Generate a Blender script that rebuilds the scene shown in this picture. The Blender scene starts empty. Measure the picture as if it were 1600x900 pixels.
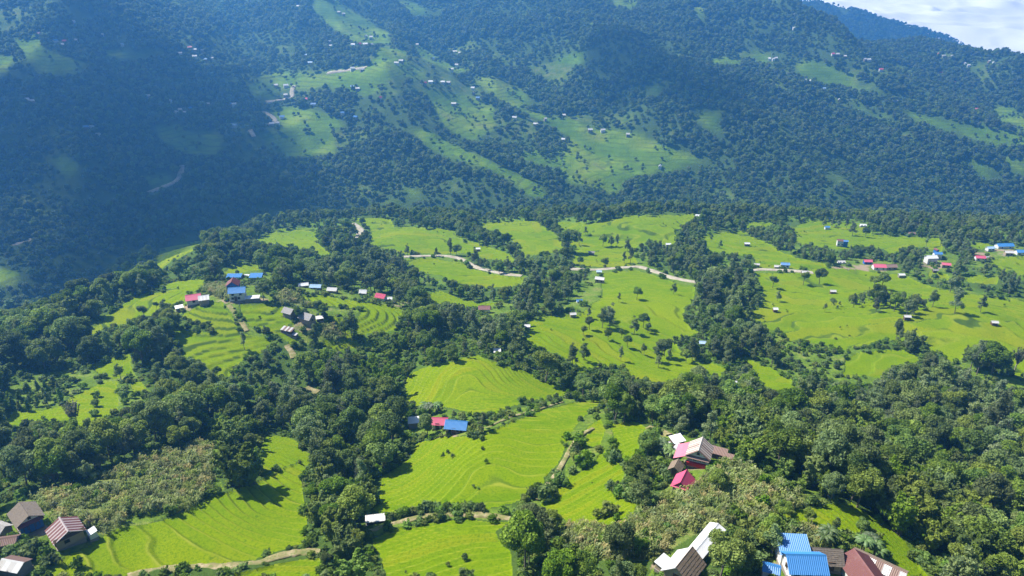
import bpy, bmesh, math, random
import numpy as np
from mathutils import Vector, Matrix

rng = np.random.default_rng(7)
random.seed(7)
R = math.radians
sc = bpy.context.scene
COL = sc.collection

# ------------------------------------------------------------------ camera
PITCH = 24.0
FPX = 1142.0            # focal length in pixels of the 1600 x 900 photograph
cam_d = bpy.data.cameras.new('camera')
cam = bpy.data.objects.new('camera', cam_d); COL.objects.link(cam)
cam.location = (0, 0, 0)
cam.rotation_euler = (R(90 - PITCH), 0, 0)
cam_d.sensor_width = 36.0
cam_d.lens = 36.0 * FPX / 1600.0
cam_d.clip_start = 1.0
cam_d.clip_end = 30000
sc.camera = cam

# ------------------------------------------------------------------ sky, sun, exposure
SUN_EL, SUN_AZ = 52.0, -66.0       # azimuth: degrees from +Y towards +X (sun stands to the left, beyond the valley)
w = bpy.data.worlds.new('World'); sc.world = w; w.use_nodes = True
nt = w.node_tree; nt.nodes.clear()
out = nt.nodes.new('ShaderNodeOutputWorld'); bg = nt.nodes.new('ShaderNodeBackground')
sky = nt.nodes.new('ShaderNodeTexSky'); sky.sky_type = 'NISHITA'; sky.sun_disc = False
sky.sun_elevation = R(SUN_EL); sky.sun_rotation = R(SUN_AZ)
sky.altitude = 300; sky.air_density = 1.0; sky.dust_density = 1.5; sky.ozone_density = 1.0
bg.inputs['Strength'].default_value = 0.05
nt.links.new(sky.outputs[0], bg.inputs[0]); nt.links.new(bg.outputs[0], out.inputs[0])

sd = bpy.data.lights.new('sun', 'SUN'); so = bpy.data.objects.new('sun', sd); COL.objects.link(so)
sd.energy = 5.0; sd.angle = R(0.55); sd.color = (1.0, 0.95, 0.86)
to_sun = Vector((math.sin(R(SUN_AZ)) * math.cos(R(SUN_EL)), math.cos(R(SUN_AZ)) * math.cos(R(SUN_EL)), math.sin(R(SUN_EL))))
so.rotation_euler = to_sun.to_track_quat('Z', 'Y').to_euler()
so.location = to_sun * 4000

vs = sc.view_settings
vs.view_transform = 'Standard'; vs.look = 'None'; vs.exposure = 1.15; vs.gamma = 1.0; vs.use_curve_mapping = False
sc.render.engine = 'CYCLES'
cy = sc.cycles
cy.max_bounces = 14; cy.diffuse_bounces = 2; cy.glossy_bounces = 1; cy.transmission_bounces = 2
cy.volume_bounces = 5; cy.transparent_max_bounces = 8
cy.caustics_reflective = False; cy.caustics_refractive = False
cy.use_denoising = True
cy.volume_max_steps = 128

HAZE_DENSITY = 3.7e-4
HAZE_COLOR = (0.13, 0.45, 1.0)

# ------------------------------------------------------------------ numeric helpers
CP, SP = math.cos(R(PITCH)), math.sin(R(PITCH))
def ray(u, v):
    a = (np.asarray(u, float) - 800) / FPX; b = -(np.asarray(v, float) - 450) / FPX
    return np.stack([a, CP + b * SP, -SP + b * CP], -1)
def at_z(u, v, z):
    d = ray(u, v); return d * (z / d[..., 2])[..., None]
def at_y(u, v, y):
    d = ray(u, v); return d * (y / d[..., 1])[..., None]
def project(P):
    P = np.asarray(P, float)
    dep = P[..., 1] * CP - P[..., 2] * SP
    up = P[..., 1] * SP + P[..., 2] * CP
    dep = np.maximum(dep, 1e-3)
    return 800 + FPX * P[..., 0] / dep, 450 - FPX * up / dep, dep

def hash2(ix, iy, seed):
    h = (ix.astype(np.int64) * 374761393 + iy.astype(np.int64) * 668265263 + seed * 974634541) & 0xffffffff
    h = ((h ^ (h >> 13)) * 1274126177) & 0xffffffff
    return ((h ^ (h >> 16)) & 0xffff) / 65535.0
def vnoise(x, y, seed=0):
    ix = np.floor(x); iy = np.floor(y); fx = x - ix; fy = y - iy
    fx = fx * fx * fx * (fx * (fx * 6 - 15) + 10); fy = fy * fy * fy * (fy * (fy * 6 - 15) + 10)
    a = hash2(ix, iy, seed); b = hash2(ix + 1, iy, seed); c = hash2(ix, iy + 1, seed); d = hash2(ix + 1, iy + 1, seed)
    return (a + (b - a) * fx) * (1 - fy) + (c + (d - c) * fx) * fy
def fbm(x, y, seed=0, oct=4, gain=0.5):
    s = 0.0; amp = 1.0; tot = 0.0
    for k in range(oct):
        s = s + amp * (vnoise(x * 2 ** k + 13.7 * k, y * 2 ** k - 7.3 * k, seed + k) * 2 - 1); tot += amp; amp *= gain
    return s / tot

# ------------------------------------------------------------------ terrain: two hillsides with a gorge between them
NEAR = [  # photo u, v, height relative to the drone
 (0,900,-106),(75,835,-106),(250,890,-111),(400,770,-116),(460,705,-122),(250,725,-117),(100,655,-125),(0,610,-130),
 (110,575,-134),(210,500,-136),(295,468,-128),(372,462,-127),(480,505,-131),(350,545,-134),(590,490,-138),(560,560,-143),
 (500,650,-136),(600,720,-128),(690,690,-125),(745,560,-134),(700,610,-134),(640,630,-136),(880,610,-142),(800,785,-115),(690,850,-110),(800,900,-105),
 (950,750,-113),(900,680,-119),(1085,715,-107),(1000,810,-103),(1100,850,-97),(1250,872,-96),(1330,800,-102),(1420,880,-107),
 (1520,800,-124),(1600,900,-120),(1600,760,-137),(1450,660,-144),(1260,700,-127),(1170,665,-127),(1200,600,-152),(1000,600,-149),
 (980,540,-155),(900,520,-154),(1100,480,-162),(1000,430,-169),(1300,520,-161),(1450,545,-158),(1550,500,-161),(1600,570,-155),
 (1400,445,-173),(1230,415,-174),(1500,400,-180),(1600,400,-180),(1400,368,-191),(1200,350,-199),(1060,340,-194),(1000,385,-184),
 (850,370,-188),(700,362,-192),(750,425,-172),(650,402,-179),(560,362,-192),(450,372,-189),(440,432,-152),(270,400,-163),(330,385,-176),
 (500,430,-162),(680,480,-156),(770,480,-156),(-200,900,-112),(-200,700,-128),(1800,900,-130),(1800,600,-165),(1800,400,-186),(800,1300,-88),(200,1300,-92),(1400,1300,-84)]
EDGE = [(-250,560),(0,528),(90,505),(150,478),(225,420),(300,382),(400,355),(500,342),(620,335),(800,338),(1000,330),(1150,334),(1300,338),(1450,345),(1600,348),(1850,352)]
EZ   = [-150,-148,-146,-144,-168,-186,-196,-200,-203,-203,-203,-206,-206,-204,-203,-205]
MOUNT = [ # photo u, v, forward distance
 (-300,470,500),(-300,300,680),(-300,150,880),(-300,0,1150),
 (0,470,530),(0,400,600),(0,300,715),(0,200,850),(0,100,1020),(0,0,1230),
 (200,400,640),(200,300,745),(200,200,890),(200,100,1060),(200,0,1280),
 (400,320,770),(430,190,950),(400,100,1140),(400,0,1380),
 (600,320,800),(600,250,890),(620,195,975),(600,110,1150),(600,0,1480),
 (800,325,820),(800,285,890),(850,222,1010),(800,150,1150),(800,80,1330),(800,0,1580),
 (1000,320,850),(1000,255,960),(1000,150,1160),(1000,80,1330),(1000,0,1600),
 (1200,325,880),(1200,250,985),(1200,150,1160),(1200,80,1340),(1200,20,1540),
 (1400,325,920),(1400,250,1030),(1400,170,1190),(1400,110,1370),(1400,64,1560),
 (1600,335,950),(1600,260,1070),(1600,180,1230),(1600,108,1500),
 (1900,330,1000),(1900,200,1250),(1900,150,1450)]
BUMPS = [(752,690,-125,16,2.6),(742,730,-121,15,2.8),(735,765,-117,14,2.2),(330,840,-113,13,1.6),(420,800,-115,14,-1.4),(720,590,-134,22,2.4),(690,860,-110,12,1.2),(330,550,-134,20,2.0),(590,500,-138,20,2.0),(1000,480,-160,30,3.0),(900,530,-153,30,3.0),(1500,500,-160,40,4.0),(1330,510,-160,35,3.0),(640,375,-187,40,4.0),(1000,355,-190,40,5.0)]
def tps_fit(P, z, smooth):
    n = len(P)
    d2 = ((P[:, None] - P[None]) ** 2).sum(-1)
    K = 0.5 * d2 * np.log(d2 + 1e-9) + np.eye(n) * smooth
    Q = np.c_[np.ones(n), P]
    A = np.block([[K, Q], [Q.T, np.zeros((3, 3))]])
    return np.linalg.solve(A, np.r_[z, np.zeros(3)])
def tps_eval(P, c, X):
    out = c[-3] + X @ c[-2:]
    for i in range(len(P)):
        d2 = ((X - P[i]) ** 2).sum(-1)
        out += c[i] * 0.5 * d2 * np.log(d2 + 1e-9)
    return out
pn = np.array([at_z(u, v, z) for u, v, z in NEAR])
pe = np.array([at_z(u, v, z) for (u, v), z in zip(EDGE, EZ)])
e_out = []
for i, p in enumerate(pe):                       # the spur breaks away into the gorge beyond its edge
    t = pe[min(i + 1, len(pe) - 1)] - pe[max(i - 1, 0)]
    nrm = np.array([-t[1], t[0]]); nrm /= np.linalg.norm(nrm)
    for dist, drop in ((60, 34), (130, 92), (260, 170)):
        e_out.append([p[0] + nrm[0] * dist, p[1] + nrm[1] * dist, p[2] - drop])
pnear = np.r_[pn, pe, np.array(e_out)]
cn = tps_fit(pnear[:, :2] / 100, pnear[:, 2], 0.02)
pm = [at_y(u, v, y) for u, v, y in MOUNT]
for (u, v, y) in MOUNT:                          # the mountain keeps climbing above the frame
    if v == 0: pm.append(at_y(u, 0, y) + np.array([0, 350, 95])); pm.append(at_y(u, 0, y) + np.array([0, 1000, 120]))
for (u, v, y) in ((1200,20,1540),(1400,64,1560),(1600,108,1500),(1900,150,1450)):   # and falls away behind its right-hand ridge
    p = at_y(u, v, y); pm.append(p + np.array([60, 160, -40])); pm.append(p + np.array([120, 500, -170]))
pm = np.array(pm)
cm = tps_fit(pm[:, :2] / 100, pm[:, 2], 0.05)

GX0, GY0, GS = -2000.0, -60.0, 5.0
GNX, GNY = 900, 606
gx, gy = np.meshgrid(GX0 + GS * np.arange(GNX), GY0 + GS * np.arange(GNY), indexing='ij')
XY = np.c_[gx.ravel(), gy.ravel()] / 100
def eval_grid():
    zn = tps_eval(pnear[:, :2] / 100, cn, XY).reshape(gx.shape)
    zm = tps_eval(pm[:, :2] / 100, cm, XY).reshape(gx.shape)
    zn = np.clip(zn, -420, -60)
    far = np.clip((gy - 560) / 500, 0, 1)
    # spurs and gullies of the mountain run down towards the viewer and to the right
    s = (gx * 0.80 + gy * 0.45)
    wob = 55 * fbm(gx / 330, gy / 330, 11, 3)
    rid = 1 - np.abs(np.sin((s + wob) / 115.0))
    rid2 = 1 - np.abs(np.sin((s * 1.02 - gy * 0.35 + 1.6 * wob) / 47.0))
    zm = zm + far * (44 * (rid - 0.45) + 17 * (rid2 - 0.4) * (0.5 + fbm(gx / 200, gy / 200, 5, 2) ** 2)) + 20 * fbm(gx / 140, gy / 140, 3, 4)
    q2 = np.array([at_y(u, v, 2600) for u, v in ((-900,-60),(1150,-20),(1230,-4),(1280,4),(1350,20),(1420,43),(1500,68),(1520,82),(1560,118),(1640,170),(1900,260))])
    r2 = np.interp(gx, q2[:, 0], q2[:, 2])
    z2 = r2 - np.abs(gy - 2600) * 0.55 + 10 * fbm(gx / 120, gy / 120, 31, 4)
    zm = np.maximum(zm, z2)
    zn = zn + 2.2 * fbm(gx / 60, gy / 60, 21, 3)
    for (u, v, zz, rad, amp) in BUMPS:
        c = at_z(u, v, zz); zn = zn + amp * np.exp(-((gx - c[0]) ** 2 + (gy - c[1]) ** 2) / rad ** 2)
    k = 14.0
    m = np.maximum(zn, zm); d = np.minimum(zn, zm) - m
    return m + k * np.log1p(np.exp(np.clip(d / k, -40, 0))) * np.exp(d / 40), zn > zm - 5
HG, NEARMASK = eval_grid()
def hbase(x, y):
    fx = np.clip((np.asarray(x, float) - GX0) / GS, 1.001, GNX - 3.001); fy = np.clip((np.asarray(y, float) - GY0) / GS, 1.001, GNY - 3.001)
    ix = np.floor(fx).astype(int); iy = np.floor(fy).astype(int); tx = fx - ix; ty = fy - iy
    def bs(t): return ((1 - t) ** 3 / 6, (3 * t ** 3 - 6 * t * t + 4) / 6, (-3 * t ** 3 + 3 * t * t + 3 * t + 1) / 6, t ** 3 / 6)
    wx = bs(tx); wy = bs(ty); z = 0
    for a in range(4):
        for b in range(4):
            z = z + wx[a] * wy[b] * HG[ix + a - 1, iy + b - 1]
    return z
def is_near(x, y):
    ix = np.clip(np.rint((np.asarray(x, float) - GX0) / GS).astype(int), 0, GNX - 1); iy = np.clip(np.rint((np.asarray(y, float) - GY0) / GS).astype(int), 0, GNY - 1)
    return NEARMASK[ix, iy]
def ground(u, v):
    """where the line of sight through a photo pixel meets the hillside"""
    u = np.atleast_1d(np.asarray(u, float)); v = np.atleast_1d(np.asarray(v, float))
    d = ray(u, v); d = d / np.linalg.norm(d[:, :2], axis=1)[:, None]
    t = np.full(len(u), 60.0); done = np.zeros(len(u), bool); lo = t.copy(); hi = t + 1.0
    for k in range(400):
        P = d * t[:, None]
        gap = P[:, 2] - hbase(P[:, 0], P[:, 1])
        hit = (gap < 0) & ~done
        hi = np.where(hit, t, hi); done |= hit
        lo = np.where(done, lo, t)
        t = np.where(done, t, t + np.maximum(0.6 + t * 0.0012, gap * 0.55))
        if (done | (t > 2900)).all(): break
    for k in range(14):
        mid = (lo + hi) / 2; P = d * mid[:, None]
        below = P[:, 2] < hbase(P[:, 0], P[:, 1])
        hi = np.where(below, mid, hi); lo = np.where(below, lo, mid)
    return d * hi[:, None], done
def spot(u, v):
    return ground([u], [v])[0][0]

# ------------------------------------------------------------------ land use, traced as field boundaries
RICE = {
 'R1': [(45,900),(140,852),(165,835),(195,822),(230,819),(250,814),(282,802),(312,785),(332,772),(355,771),(400,757),(427,737),(455,728),(488,718),(472,767),(475,792),(480,822),(477,848),(437,859),(400,874),(312,884),(242,891),(212,900)],
 'R1b': [(410,680),(432,680),(460,687),(475,705),(492,715),(455,726),(425,735),(410,732),(407,700)],
 'R1c': [(340,905),(400,892),(440,881),(475,874),(500,874),(500,905)],
 'R2': [(650,692),(690,684),(735,682),(770,675),(800,660),(850,640),(895,630),(935,625),(942,635),(917,648),(900,662),(887,680),(880,707),(868,728),(857,737),(848,755),(827,777),(800,787),(750,796),(722,787),(690,789),(650,797),(632,804),(600,804),(580,797),(595,770),(592,747),(622,730),(640,717)],
 'R3': [(580,845),(612,829),(650,822),(695,813),(737,811),(762,816),(797,816),(772,830),(782,850),(797,862),(800,905),(605,905),(595,875)],
 'R4': [(632,590),(662,575),(700,567),(720,560),(745,555),(762,565),(785,572),(822,582),(850,597),(882,606),(882,617),(862,622),(825,627),(800,634),(770,650),(745,652),(725,642),(687,635),(637,635),(632,620)],
 'R5a': [(952,662),(985,658),(1018,672),(997,690),(995,712),(985,721),(972,715),(962,695)],
 'R5b': [(942,700),(950,717),(972,727),(975,747),(955,767),(975,782),(995,785),(987,810),(960,821),(887,817),(882,810),(840,802),(845,787),(870,767),(887,747),(925,730),(935,712)],
 'R5c': [(918,668),(936,655),(945,668),(938,695),(922,700),(915,690)],
 'R6': [(1220,805),(1250,795),(1290,787),(1330,786),(1360,805),(1382,817),(1407,835),(1422,860),(1450,905),(1417,905),(1395,875),(1375,860),(1372,840),(1350,825),(1330,835),(1307,835),(1272,817),(1250,815)],
 'R7': [(5,662),(20,642),(62,642),(100,635),(107,622),(140,607),(160,597),(182,597),(185,625),(182,645),(155,657),(140,667),(105,667),(67,657),(30,672)],
 'R7b': [(205,597),(220,597),(230,612),(207,615)],
 'R7c': [(140,572),(175,562),(200,555),(207,585),(175,592),(155,585)],
 'R8': [(115,530),(142,515),(162,497),(187,480),(207,465),(257,455),(300,447),(325,440),(315,452),(290,460),(286,470),(275,477),(257,490),(220,495),(200,508),(165,512),(142,525)],
 'R9': [(282,495),(312,477),(345,472),(360,495),(370,510),(378,522),(420,530),(425,542),(395,557),(375,565),(355,590),(330,585),(320,570),(287,557),(272,532),(272,515),(300,519),(342,522),(325,505),(300,503)],
 'R10': [(374,478),(400,478),(422,475),(442,482),(447,497),(460,507),(440,512),(467,532),(457,542),(442,530),(425,522),(407,514),(390,512),(375,487)],
 'R11': [(465,462),(500,462),(550,470),(600,477),(632,485),(620,500),(622,515),(595,520),(560,525),(555,517),(560,495),(565,482),(537,480),(487,475)],
 'R11b': [(517,497),(535,500),(540,517),(555,532),(562,542),(525,550),(502,542),(507,535),(540,530)],
 'R12': [(395,375),(437,358),(492,357),(497,380),(515,398),(498,402),(487,388),(462,388),(417,382)],
 'R13': [(550,340),(610,342),(615,355),(652,355),(707,360),(722,375),(760,385),(775,390),(800,402),(805,410),(762,405),(735,397),(700,396),(632,397),(600,387),(577,385),(580,372),(575,355)],
 'R14': [(632,406),(682,405),(722,411),(735,421),(775,430),(800,434),(825,435),(830,445),(800,447),(762,450),(737,445),(700,440),(692,430),(650,427),(640,417)],
 'R15': [(750,350),(800,345),(842,347),(850,357),(872,370),(882,392),(847,397),(820,402),(812,390),(800,375),(790,365),(755,360)],
 'R16': [(870,347),(920,350),(962,342),(982,337),(1050,336),(1082,334),(1087,342),(1065,352),(1055,365),(1052,380),(1040,385),(1015,372),(992,387),(987,400),(995,412),(960,418),(905,415),(892,410),(900,395),(882,365)],
 'R17': [(940,427),(990,422),(1020,430),(1060,444),(1085,448),(1082,472),(1067,480),(1070,505),(1092,522),(1050,532),(1070,560),(1110,568),(1147,580),(1120,588),(1090,577),(1062,592),(1040,602),(1012,593),(990,590),(970,571),(925,575),(905,582),(900,572),(867,551),(850,547),(825,537),(821,520),(830,500),(862,494),(905,492),(922,477),(940,465)],
 'R18': [(1097,367),(1145,361),(1165,362),(1177,373),(1200,381),(1225,396),(1255,406),(1290,412),(1290,420),(1200,419),(1183,418),(1177,402),(1150,398),(1110,396)],
 'R20': [(1237,357),(1265,344),(1320,347),(1350,350),(1362,367),(1425,370),(1465,372),(1472,385),(1472,397),(1440,385),(1412,385),(1410,397),(1392,397),(1375,387),(1337,385),(1325,390),(1287,387),(1250,380),(1242,375)],
 'R19': [(1165,356),(1172,347),(1200,348),(1215,352),(1195,355)],
 'R21': [(1183,428),(1250,427),(1275,418),(1322,420),(1357,425),(1412,432),(1452,447),(1500,457),(1530,462),(1620,470),(1620,596),(1567,578),(1567,555),(1537,536),(1512,550),(1500,562),(1482,570),(1470,550),(1450,550),(1450,535),(1420,535),(1380,532),(1362,542),(1337,542),(1312,547),(1290,537),(1255,535),(1232,532),(1225,520),(1200,513),(1180,500),(1172,490),(1195,470),(1190,450)],
 'R22': [(1320,560),(1335,552),(1360,550),(1410,547),(1432,557),(1437,565),(1400,570),(1375,590),(1350,587),(1317,590)],
 'R23': [(1157,557),(1185,567),(1237,595),(1242,605),(1220,618),(1200,605),(1180,590)],
 'R24': [(1510,384),(1530,380),(1550,382),(1532,390)],
 'R25': [(1545,404),(1620,400),(1620,436),(1575,425),(1547,415)],
 'R26': [(1500,430),(1560,432),(1557,445),(1512,442)],
 'R26b': [(1450,424),(1482,430),(1480,438),(1452,434)],
 'R27': [(237,415),(250,390),(270,385),(322,376),(310,387),(265,410),(252,420)],
 'R28': [(350,424),(375,410),(402,415),(405,421),(355,430)],
 'R29': [(255,446),(275,440),(300,437),(322,437),(312,445),(260,453)],
 'R30': [(665,460),(687,455),(712,465),(747,472),(775,475),(760,479),(725,478),(687,475),(667,470)],
}
MFIELD = {
 'M1': [(20,60),(62,60),(60,72),(100,88),(140,100),(130,112),(88,120),(50,105),(37,82)],
 'M2': [(162,78),(205,74),(250,80),(258,85),(212,90),(180,94)],
 'M3': [(-20,82),(22,90),(10,115),(-20,120)],
 'M4': [(240,193),(270,193),(300,203),(345,210),(348,232),(330,242),(300,243),(270,228),(250,215)],
 'M5': [(425,170),(450,165),(487,172),(525,185),(540,195),(505,205),(475,200),(445,202),(430,185)],
 'M5b': [(400,210),(430,205),(475,207),(520,212),(530,240),(470,244),(457,245),(425,235),(407,225)],
 'M6': [(385,130),(415,125),(440,142),(430,150),(395,152)],
 'M7': [(507,115),(575,107),(600,72),(632,77),(640,105),(662,105),(665,125),(607,125),(595,140),(575,150),(545,140),(510,135)],
 'M8': [(662,140),(720,145),(755,160),(775,170),(772,200),(750,220),(712,212),(685,180)],
 'M9': [(620,195),(670,205),(707,225),(750,243),(785,260),(825,281),(855,296),(848,310),(825,307),(800,285),(775,268),(732,254),(680,238),(650,215)],
 'M10': [(737,115),(770,125),(800,135),(832,155),(857,162),(800,165),(775,150),(750,135)],
 'M11': [(800,168),(815,170),(850,180),(877,185),(925,197),(955,200),(995,205),(1012,220),(1062,232),(1087,245),(1115,254),(1082,257),(1040,270),(987,275),(962,302),(940,295),(890,287),(885,267),(832,255),(810,245),(830,230),(870,235),(895,225),(880,205),(840,185)],
 'M12': [(865,85),(900,81),(937,87),(907,100),(872,102)],
 'M13': [(1005,133),(1035,134),(1030,149),(1010,147)],
 'M14': [(1110,90),(1160,92),(1155,102),(1112,100)],
 'M15': [(1082,172),(1130,172),(1122,200),(1130,217),(1095,200)],
 'M16': [(1165,74),(1205,84),(1200,98),(1170,88)],
 'M17': [(1237,100),(1277,95),(1312,112),(1350,130),(1380,140),(1415,145),(1412,152),(1362,142),(1325,134),(1287,129),(1250,114)],
 'M18': [(1315,155),(1335,155),(1370,172),(1395,182),(1375,187),(1340,170)],
 'M19': [(1407,168),(1450,182),(1475,184),(1512,200),(1565,205),(1620,203),(1620,224),(1560,226),(1510,214),(1460,198),(1415,180)],
 'M20': [(1555,160),(1620,190),(1620,203),(1562,190),(1552,172)],
 'M21': [(1570,247),(1620,258),(1620,281),(1582,269)],
 'M22': [(1512,247),(1550,262),(1570,280),(1540,280),(1520,265)],
 'M23': [(950,-8),(995,-8),(998,7),(985,15),(960,9)],
 'M23b': [(1082,10),(1099,12),(1100,32),(1088,26)],
 'M24': [(478,-5),(520,-5),(560,25),(605,50),(612,68),(560,68),(530,50),(500,30)],
 'M25': [(-10,412),(25,425),(40,437),(20,447),(-10,447)],
 'M26': [(230,270),(265,267),(275,282),(237,297)],
 'M27': [(72,247),(105,245),(130,262),(105,282)],
 'M28': [(620,282),(650,298),(667,312),(637,302)],
 'M29': [(615,-5),(650,5),(675,22),(645,24)],
 'M30': [(400,118),(440,112),(500,118),(505,135),(470,142),(440,135)],
 'M31': [(640,60),(700,100),(735,112),(700,112),(660,92)],
}
CORN = {
 'C1': [(62,775),(135,757),(225,717),(287,702),(322,692),(330,705),(336,737),(330,770),(312,785),(282,802),(262,802),(250,796),(215,800),(180,822),(165,835),(140,828),(100,818),(82,812),(62,795)],
 'C2': [(882,824),(960,825),(990,813),(1015,797),(1045,772),(1065,772),(1100,752),(1130,728),(1175,737),(1225,762),(1265,775),(1245,793),(1215,803),(1190,815),(1150,820),(1130,828),(1090,835),(1045,862),(1020,872),(960,880),(905,862),(884,846)],
 'C4': [(1222,828),(1262,828),(1296,846),(1294,858),(1265,858),(1220,850)],
 'C3': [(500,518),(520,509),(540,527),(517,536)],
 'C5': [(320,452),(340,446),(357,450),(356,468),(340,468)],
 'C6': [(430,470),(447,455),(462,462),(480,476),(520,480),(518,486),(470,478),(440,478)],
}
GRASS = {
 'G1': [(250,797),(262,803),(230,818),(195,821),(170,832),(185,815),(215,800)],
 'G2': [(322,692),(345,688),(350,705),(345,737),(350,765),(332,770),(336,737),(330,705)],
 'G3': [(5,625),(40,607),(98,597),(104,615),(95,637),(62,640),(15,641)],
 'G4': [(0,790),(55,780),(70,800),(135,822),(150,845),(60,890),(35,905),(-10,905)],
 'G5': [(465,507),(485,500),(495,515),(480,528),(462,522)],
 'G6': [(1130,722),(1120,708),(1145,712),(1200,742),(1280,768),(1265,776),(1225,760),(1175,735)],
 'G7': [(1020,882),(1050,862),(1070,870),(1110,890),(1150,905),(1010,905)],
 'G8': [(1195,870),(1215,848),(1300,858),(1320,845),(1350,850),(1372,862),(1392,880),(1415,905),(1190,905)],
 'G9': [(640,640),(690,638),(730,645),(770,655),(800,640),(862,626),(895,622),(900,628),(850,638),(800,655),(772,672),(735,680),(690,682),(650,688),(636,665)],
 'G10': [(1022,668),(1060,676),(1110,700),(1122,715),(1100,748),(1065,768),(1040,768),(1035,745),(1042,700),(1015,680)],
 'G11': [(275,470),(300,455),(345,450),(360,440),(410,445),(432,470),(420,474),(350,471),(312,476),(280,492),(262,490)],
 'G12': [(440,478),(520,486),(520,496),(500,512),(462,530),(450,520),(462,507),(448,497)],
 'G13': [(460,448),(520,452),(560,455),(612,460),(640,475),(630,484),(600,476),(550,468),(500,460),(465,460)],
 'G14': [(345,420),(420,422),(425,437),(390,440),(350,440)],
 'G15': [(880,820),(885,690),(897,665),(915,650),(940,640),(952,652),(960,690),(940,735),(890,750),(845,790),(830,802),(825,785),(850,757),(872,728)],
 'G16': [(1300,412),(1345,402),(1400,412),(1405,430),(1345,424),(1300,418)],
 'G17': [(1440,400),(1500,395),(1490,425),(1450,425),(1440,412)],
 'G18': [(1520,405),(1545,390),(1600,385),(1620,400),(1545,404),(1540,418),(1510,420)],
 'G19': [(580,806),(632,804),(690,790),(722,788),(750,797),(800,790),(800,812),(762,813),(737,808),(690,809),(640,820),(585,838)],
 'G20': [(930,420),(965,440),(960,465),(925,500),(890,495),(880,480),(905,455)],
 'G21': [(1440,905),(1420,860),(1407,835),(1420,838),(1455,880),(1470,905)],
 'G22': [(1195,510),(1230,535),(1300,552),(1345,545),(1320,590),(1345,592),(1400,570),(1360,605),(1290,590),(1230,560)],
 'G23': [(735,478),(800,470),(800,492),(760,495),(740,488)],
 'G29': [(95,597),(140,570),(200,550),(215,590),(235,610),(235,625),(185,650),(140,605),(107,620)],
 'G30': [(0,612),(60,585),(120,575),(110,600),(40,607),(5,625)],
 'G25': [(345,470),(375,476),(395,515),(440,535),(425,545),(395,527),(372,505)],
 'G26': [(448,478),(537,482),(565,484),(560,500),(535,500),(517,497),(500,515),(505,540),(480,545),(462,535)],
 'G27': [(1500,560),(1530,578),(1620,600),(1620,620),(1560,600),(1500,580)],
 'G28': [(185,600),(205,595),(205,618),(186,640)],
 'G24': [(380,425),(405,418),(430,430),(415,437),(385,436)],
}
ROADS = {  # photo line, width in metres
 'road': ([(631,402),(655,401),(675,400.5),(700,401),(722,405),(735,414),(750,420.5),(775,426),(800,430.5),(815,432)], 3.6, 'pale dirt road bending through the green field left of centre'),
 'road9': ([(888,420.5),(905,421.5),(920,422.5),(940,422),(975,419),(1000,417),(1012,421),(1037,430),(1062,437.5),(1089,442)], 3.6, 'pale dirt road crossing above the large central field'),
 'road10': ([(1170,424.5),(1190,421.5),(1237,424),(1270,426.5)], 3.6, 'pale dirt road beside the blue and white house at the right'),
 'road2': ([(550,350),(558,353),(564,358),(566,364),(560,371),(556,377)], 6.0, 'short bend of pale road showing between trees at the valley edge'),
 'road3': ([(232,301),(245,296),(257,291),(268,287),(275,284),(281,277),(284,268),(285,258)], 6.0, 'pale road curving through the dark forest on the far left slope'),
 'road4': ([(460,134),(456,140),(454,146),(460,151),(446,155),(428,158),(416,160)], 6.5, 'pale hairpin road beside houses on the far slope'),
 'road5': ([(411,174),(421,179),(429,185),(433,190),(424,194),(416,195)], 6.5, 'pale road bend by the sunlit far field'),
 'road6': ([(511,114.5),(525,111.5),(540,110),(557,107.5),(572,105.5)], 7.0, 'straight pale road high on the central far slope'),
 'road7': ([(22,384),(34,379),(50,374)], 5.0, 'short faint stretch of road low on the far left slope'),
 'road8': ([(391,203),(393,208),(397,214)], 6.0, 'tiny bend of pale road above the far left forest'),
 'track1': ([(200,902),(225,896),(262,891),(312,888),(360,886),(400,883),(425,874),(445,868),(470,864),(500,864)], 1.9, 'brown dirt track between the two lowest left rice fields'),
 'track2': ([(578,832),(600,824),(625,817),(650,811),(675,806),(712,803),(750,805),(775,808),(803,812)], 1.5, 'brown dirt track along the hedge below the big central rice field'),
 'track3': ([(357,477),(366,487),(372,496),(380,507),(386,518)], 2.0, 'stony footpath running down from the blue roofed white house'),
 'track4': ([(735,670),(762,671),(775,662),(800,652),(845,639),(880,629)], 0.9, 'worn footpath leading right from the blue roofed farmhouse'),
 'track5': ([(927,670),(908,680),(893,697),(885,715),(872,737),(857,757),(840,782)], 1.1, 'earth track down between two central rice fields'),
 'track6': ([(448,540),(455,548),(460,560)], 2.4, 'short earth path among grey trees below the stone farmhouses'),
 'track7': ([(478,606),(486,611),(497,614)], 3.0, 'brown path glimpsed between dense trees left of centre'),
 'track8': ([(1012,668),(1028,672),(1046,680)], 2.2, 'earth path behind the pink roofed farmhouse'),
}
def densify(poly, step=10, closed=True):
    o = []
    n = len(poly)
    for i in range(n if closed else n - 1):
        a = np.array(poly[i], float); b = np.array(poly[(i + 1) % n], float)
        m = max(1, int(np.hypot(*(b - a)) / step))
        for k in range(m): o.append(a + (b - a) * k / m)
    if not closed: o.append(np.array(poly[-1], float))
    return np.array(o)
def wobble(P, amp, seed):       # natural, uneven edges
    n = len(P); q = P.copy()
    q[:, 0] += amp * (2 * vnoise(P[:, 0] / 9.0, P[:, 1] / 9.0, seed) - 1); q[:, 1] += amp * 0.6 * (2 * vnoise(P[:, 0] / 9.0 + 50, P[:, 1] / 9.0, seed + 1) - 1)
    return q
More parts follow.
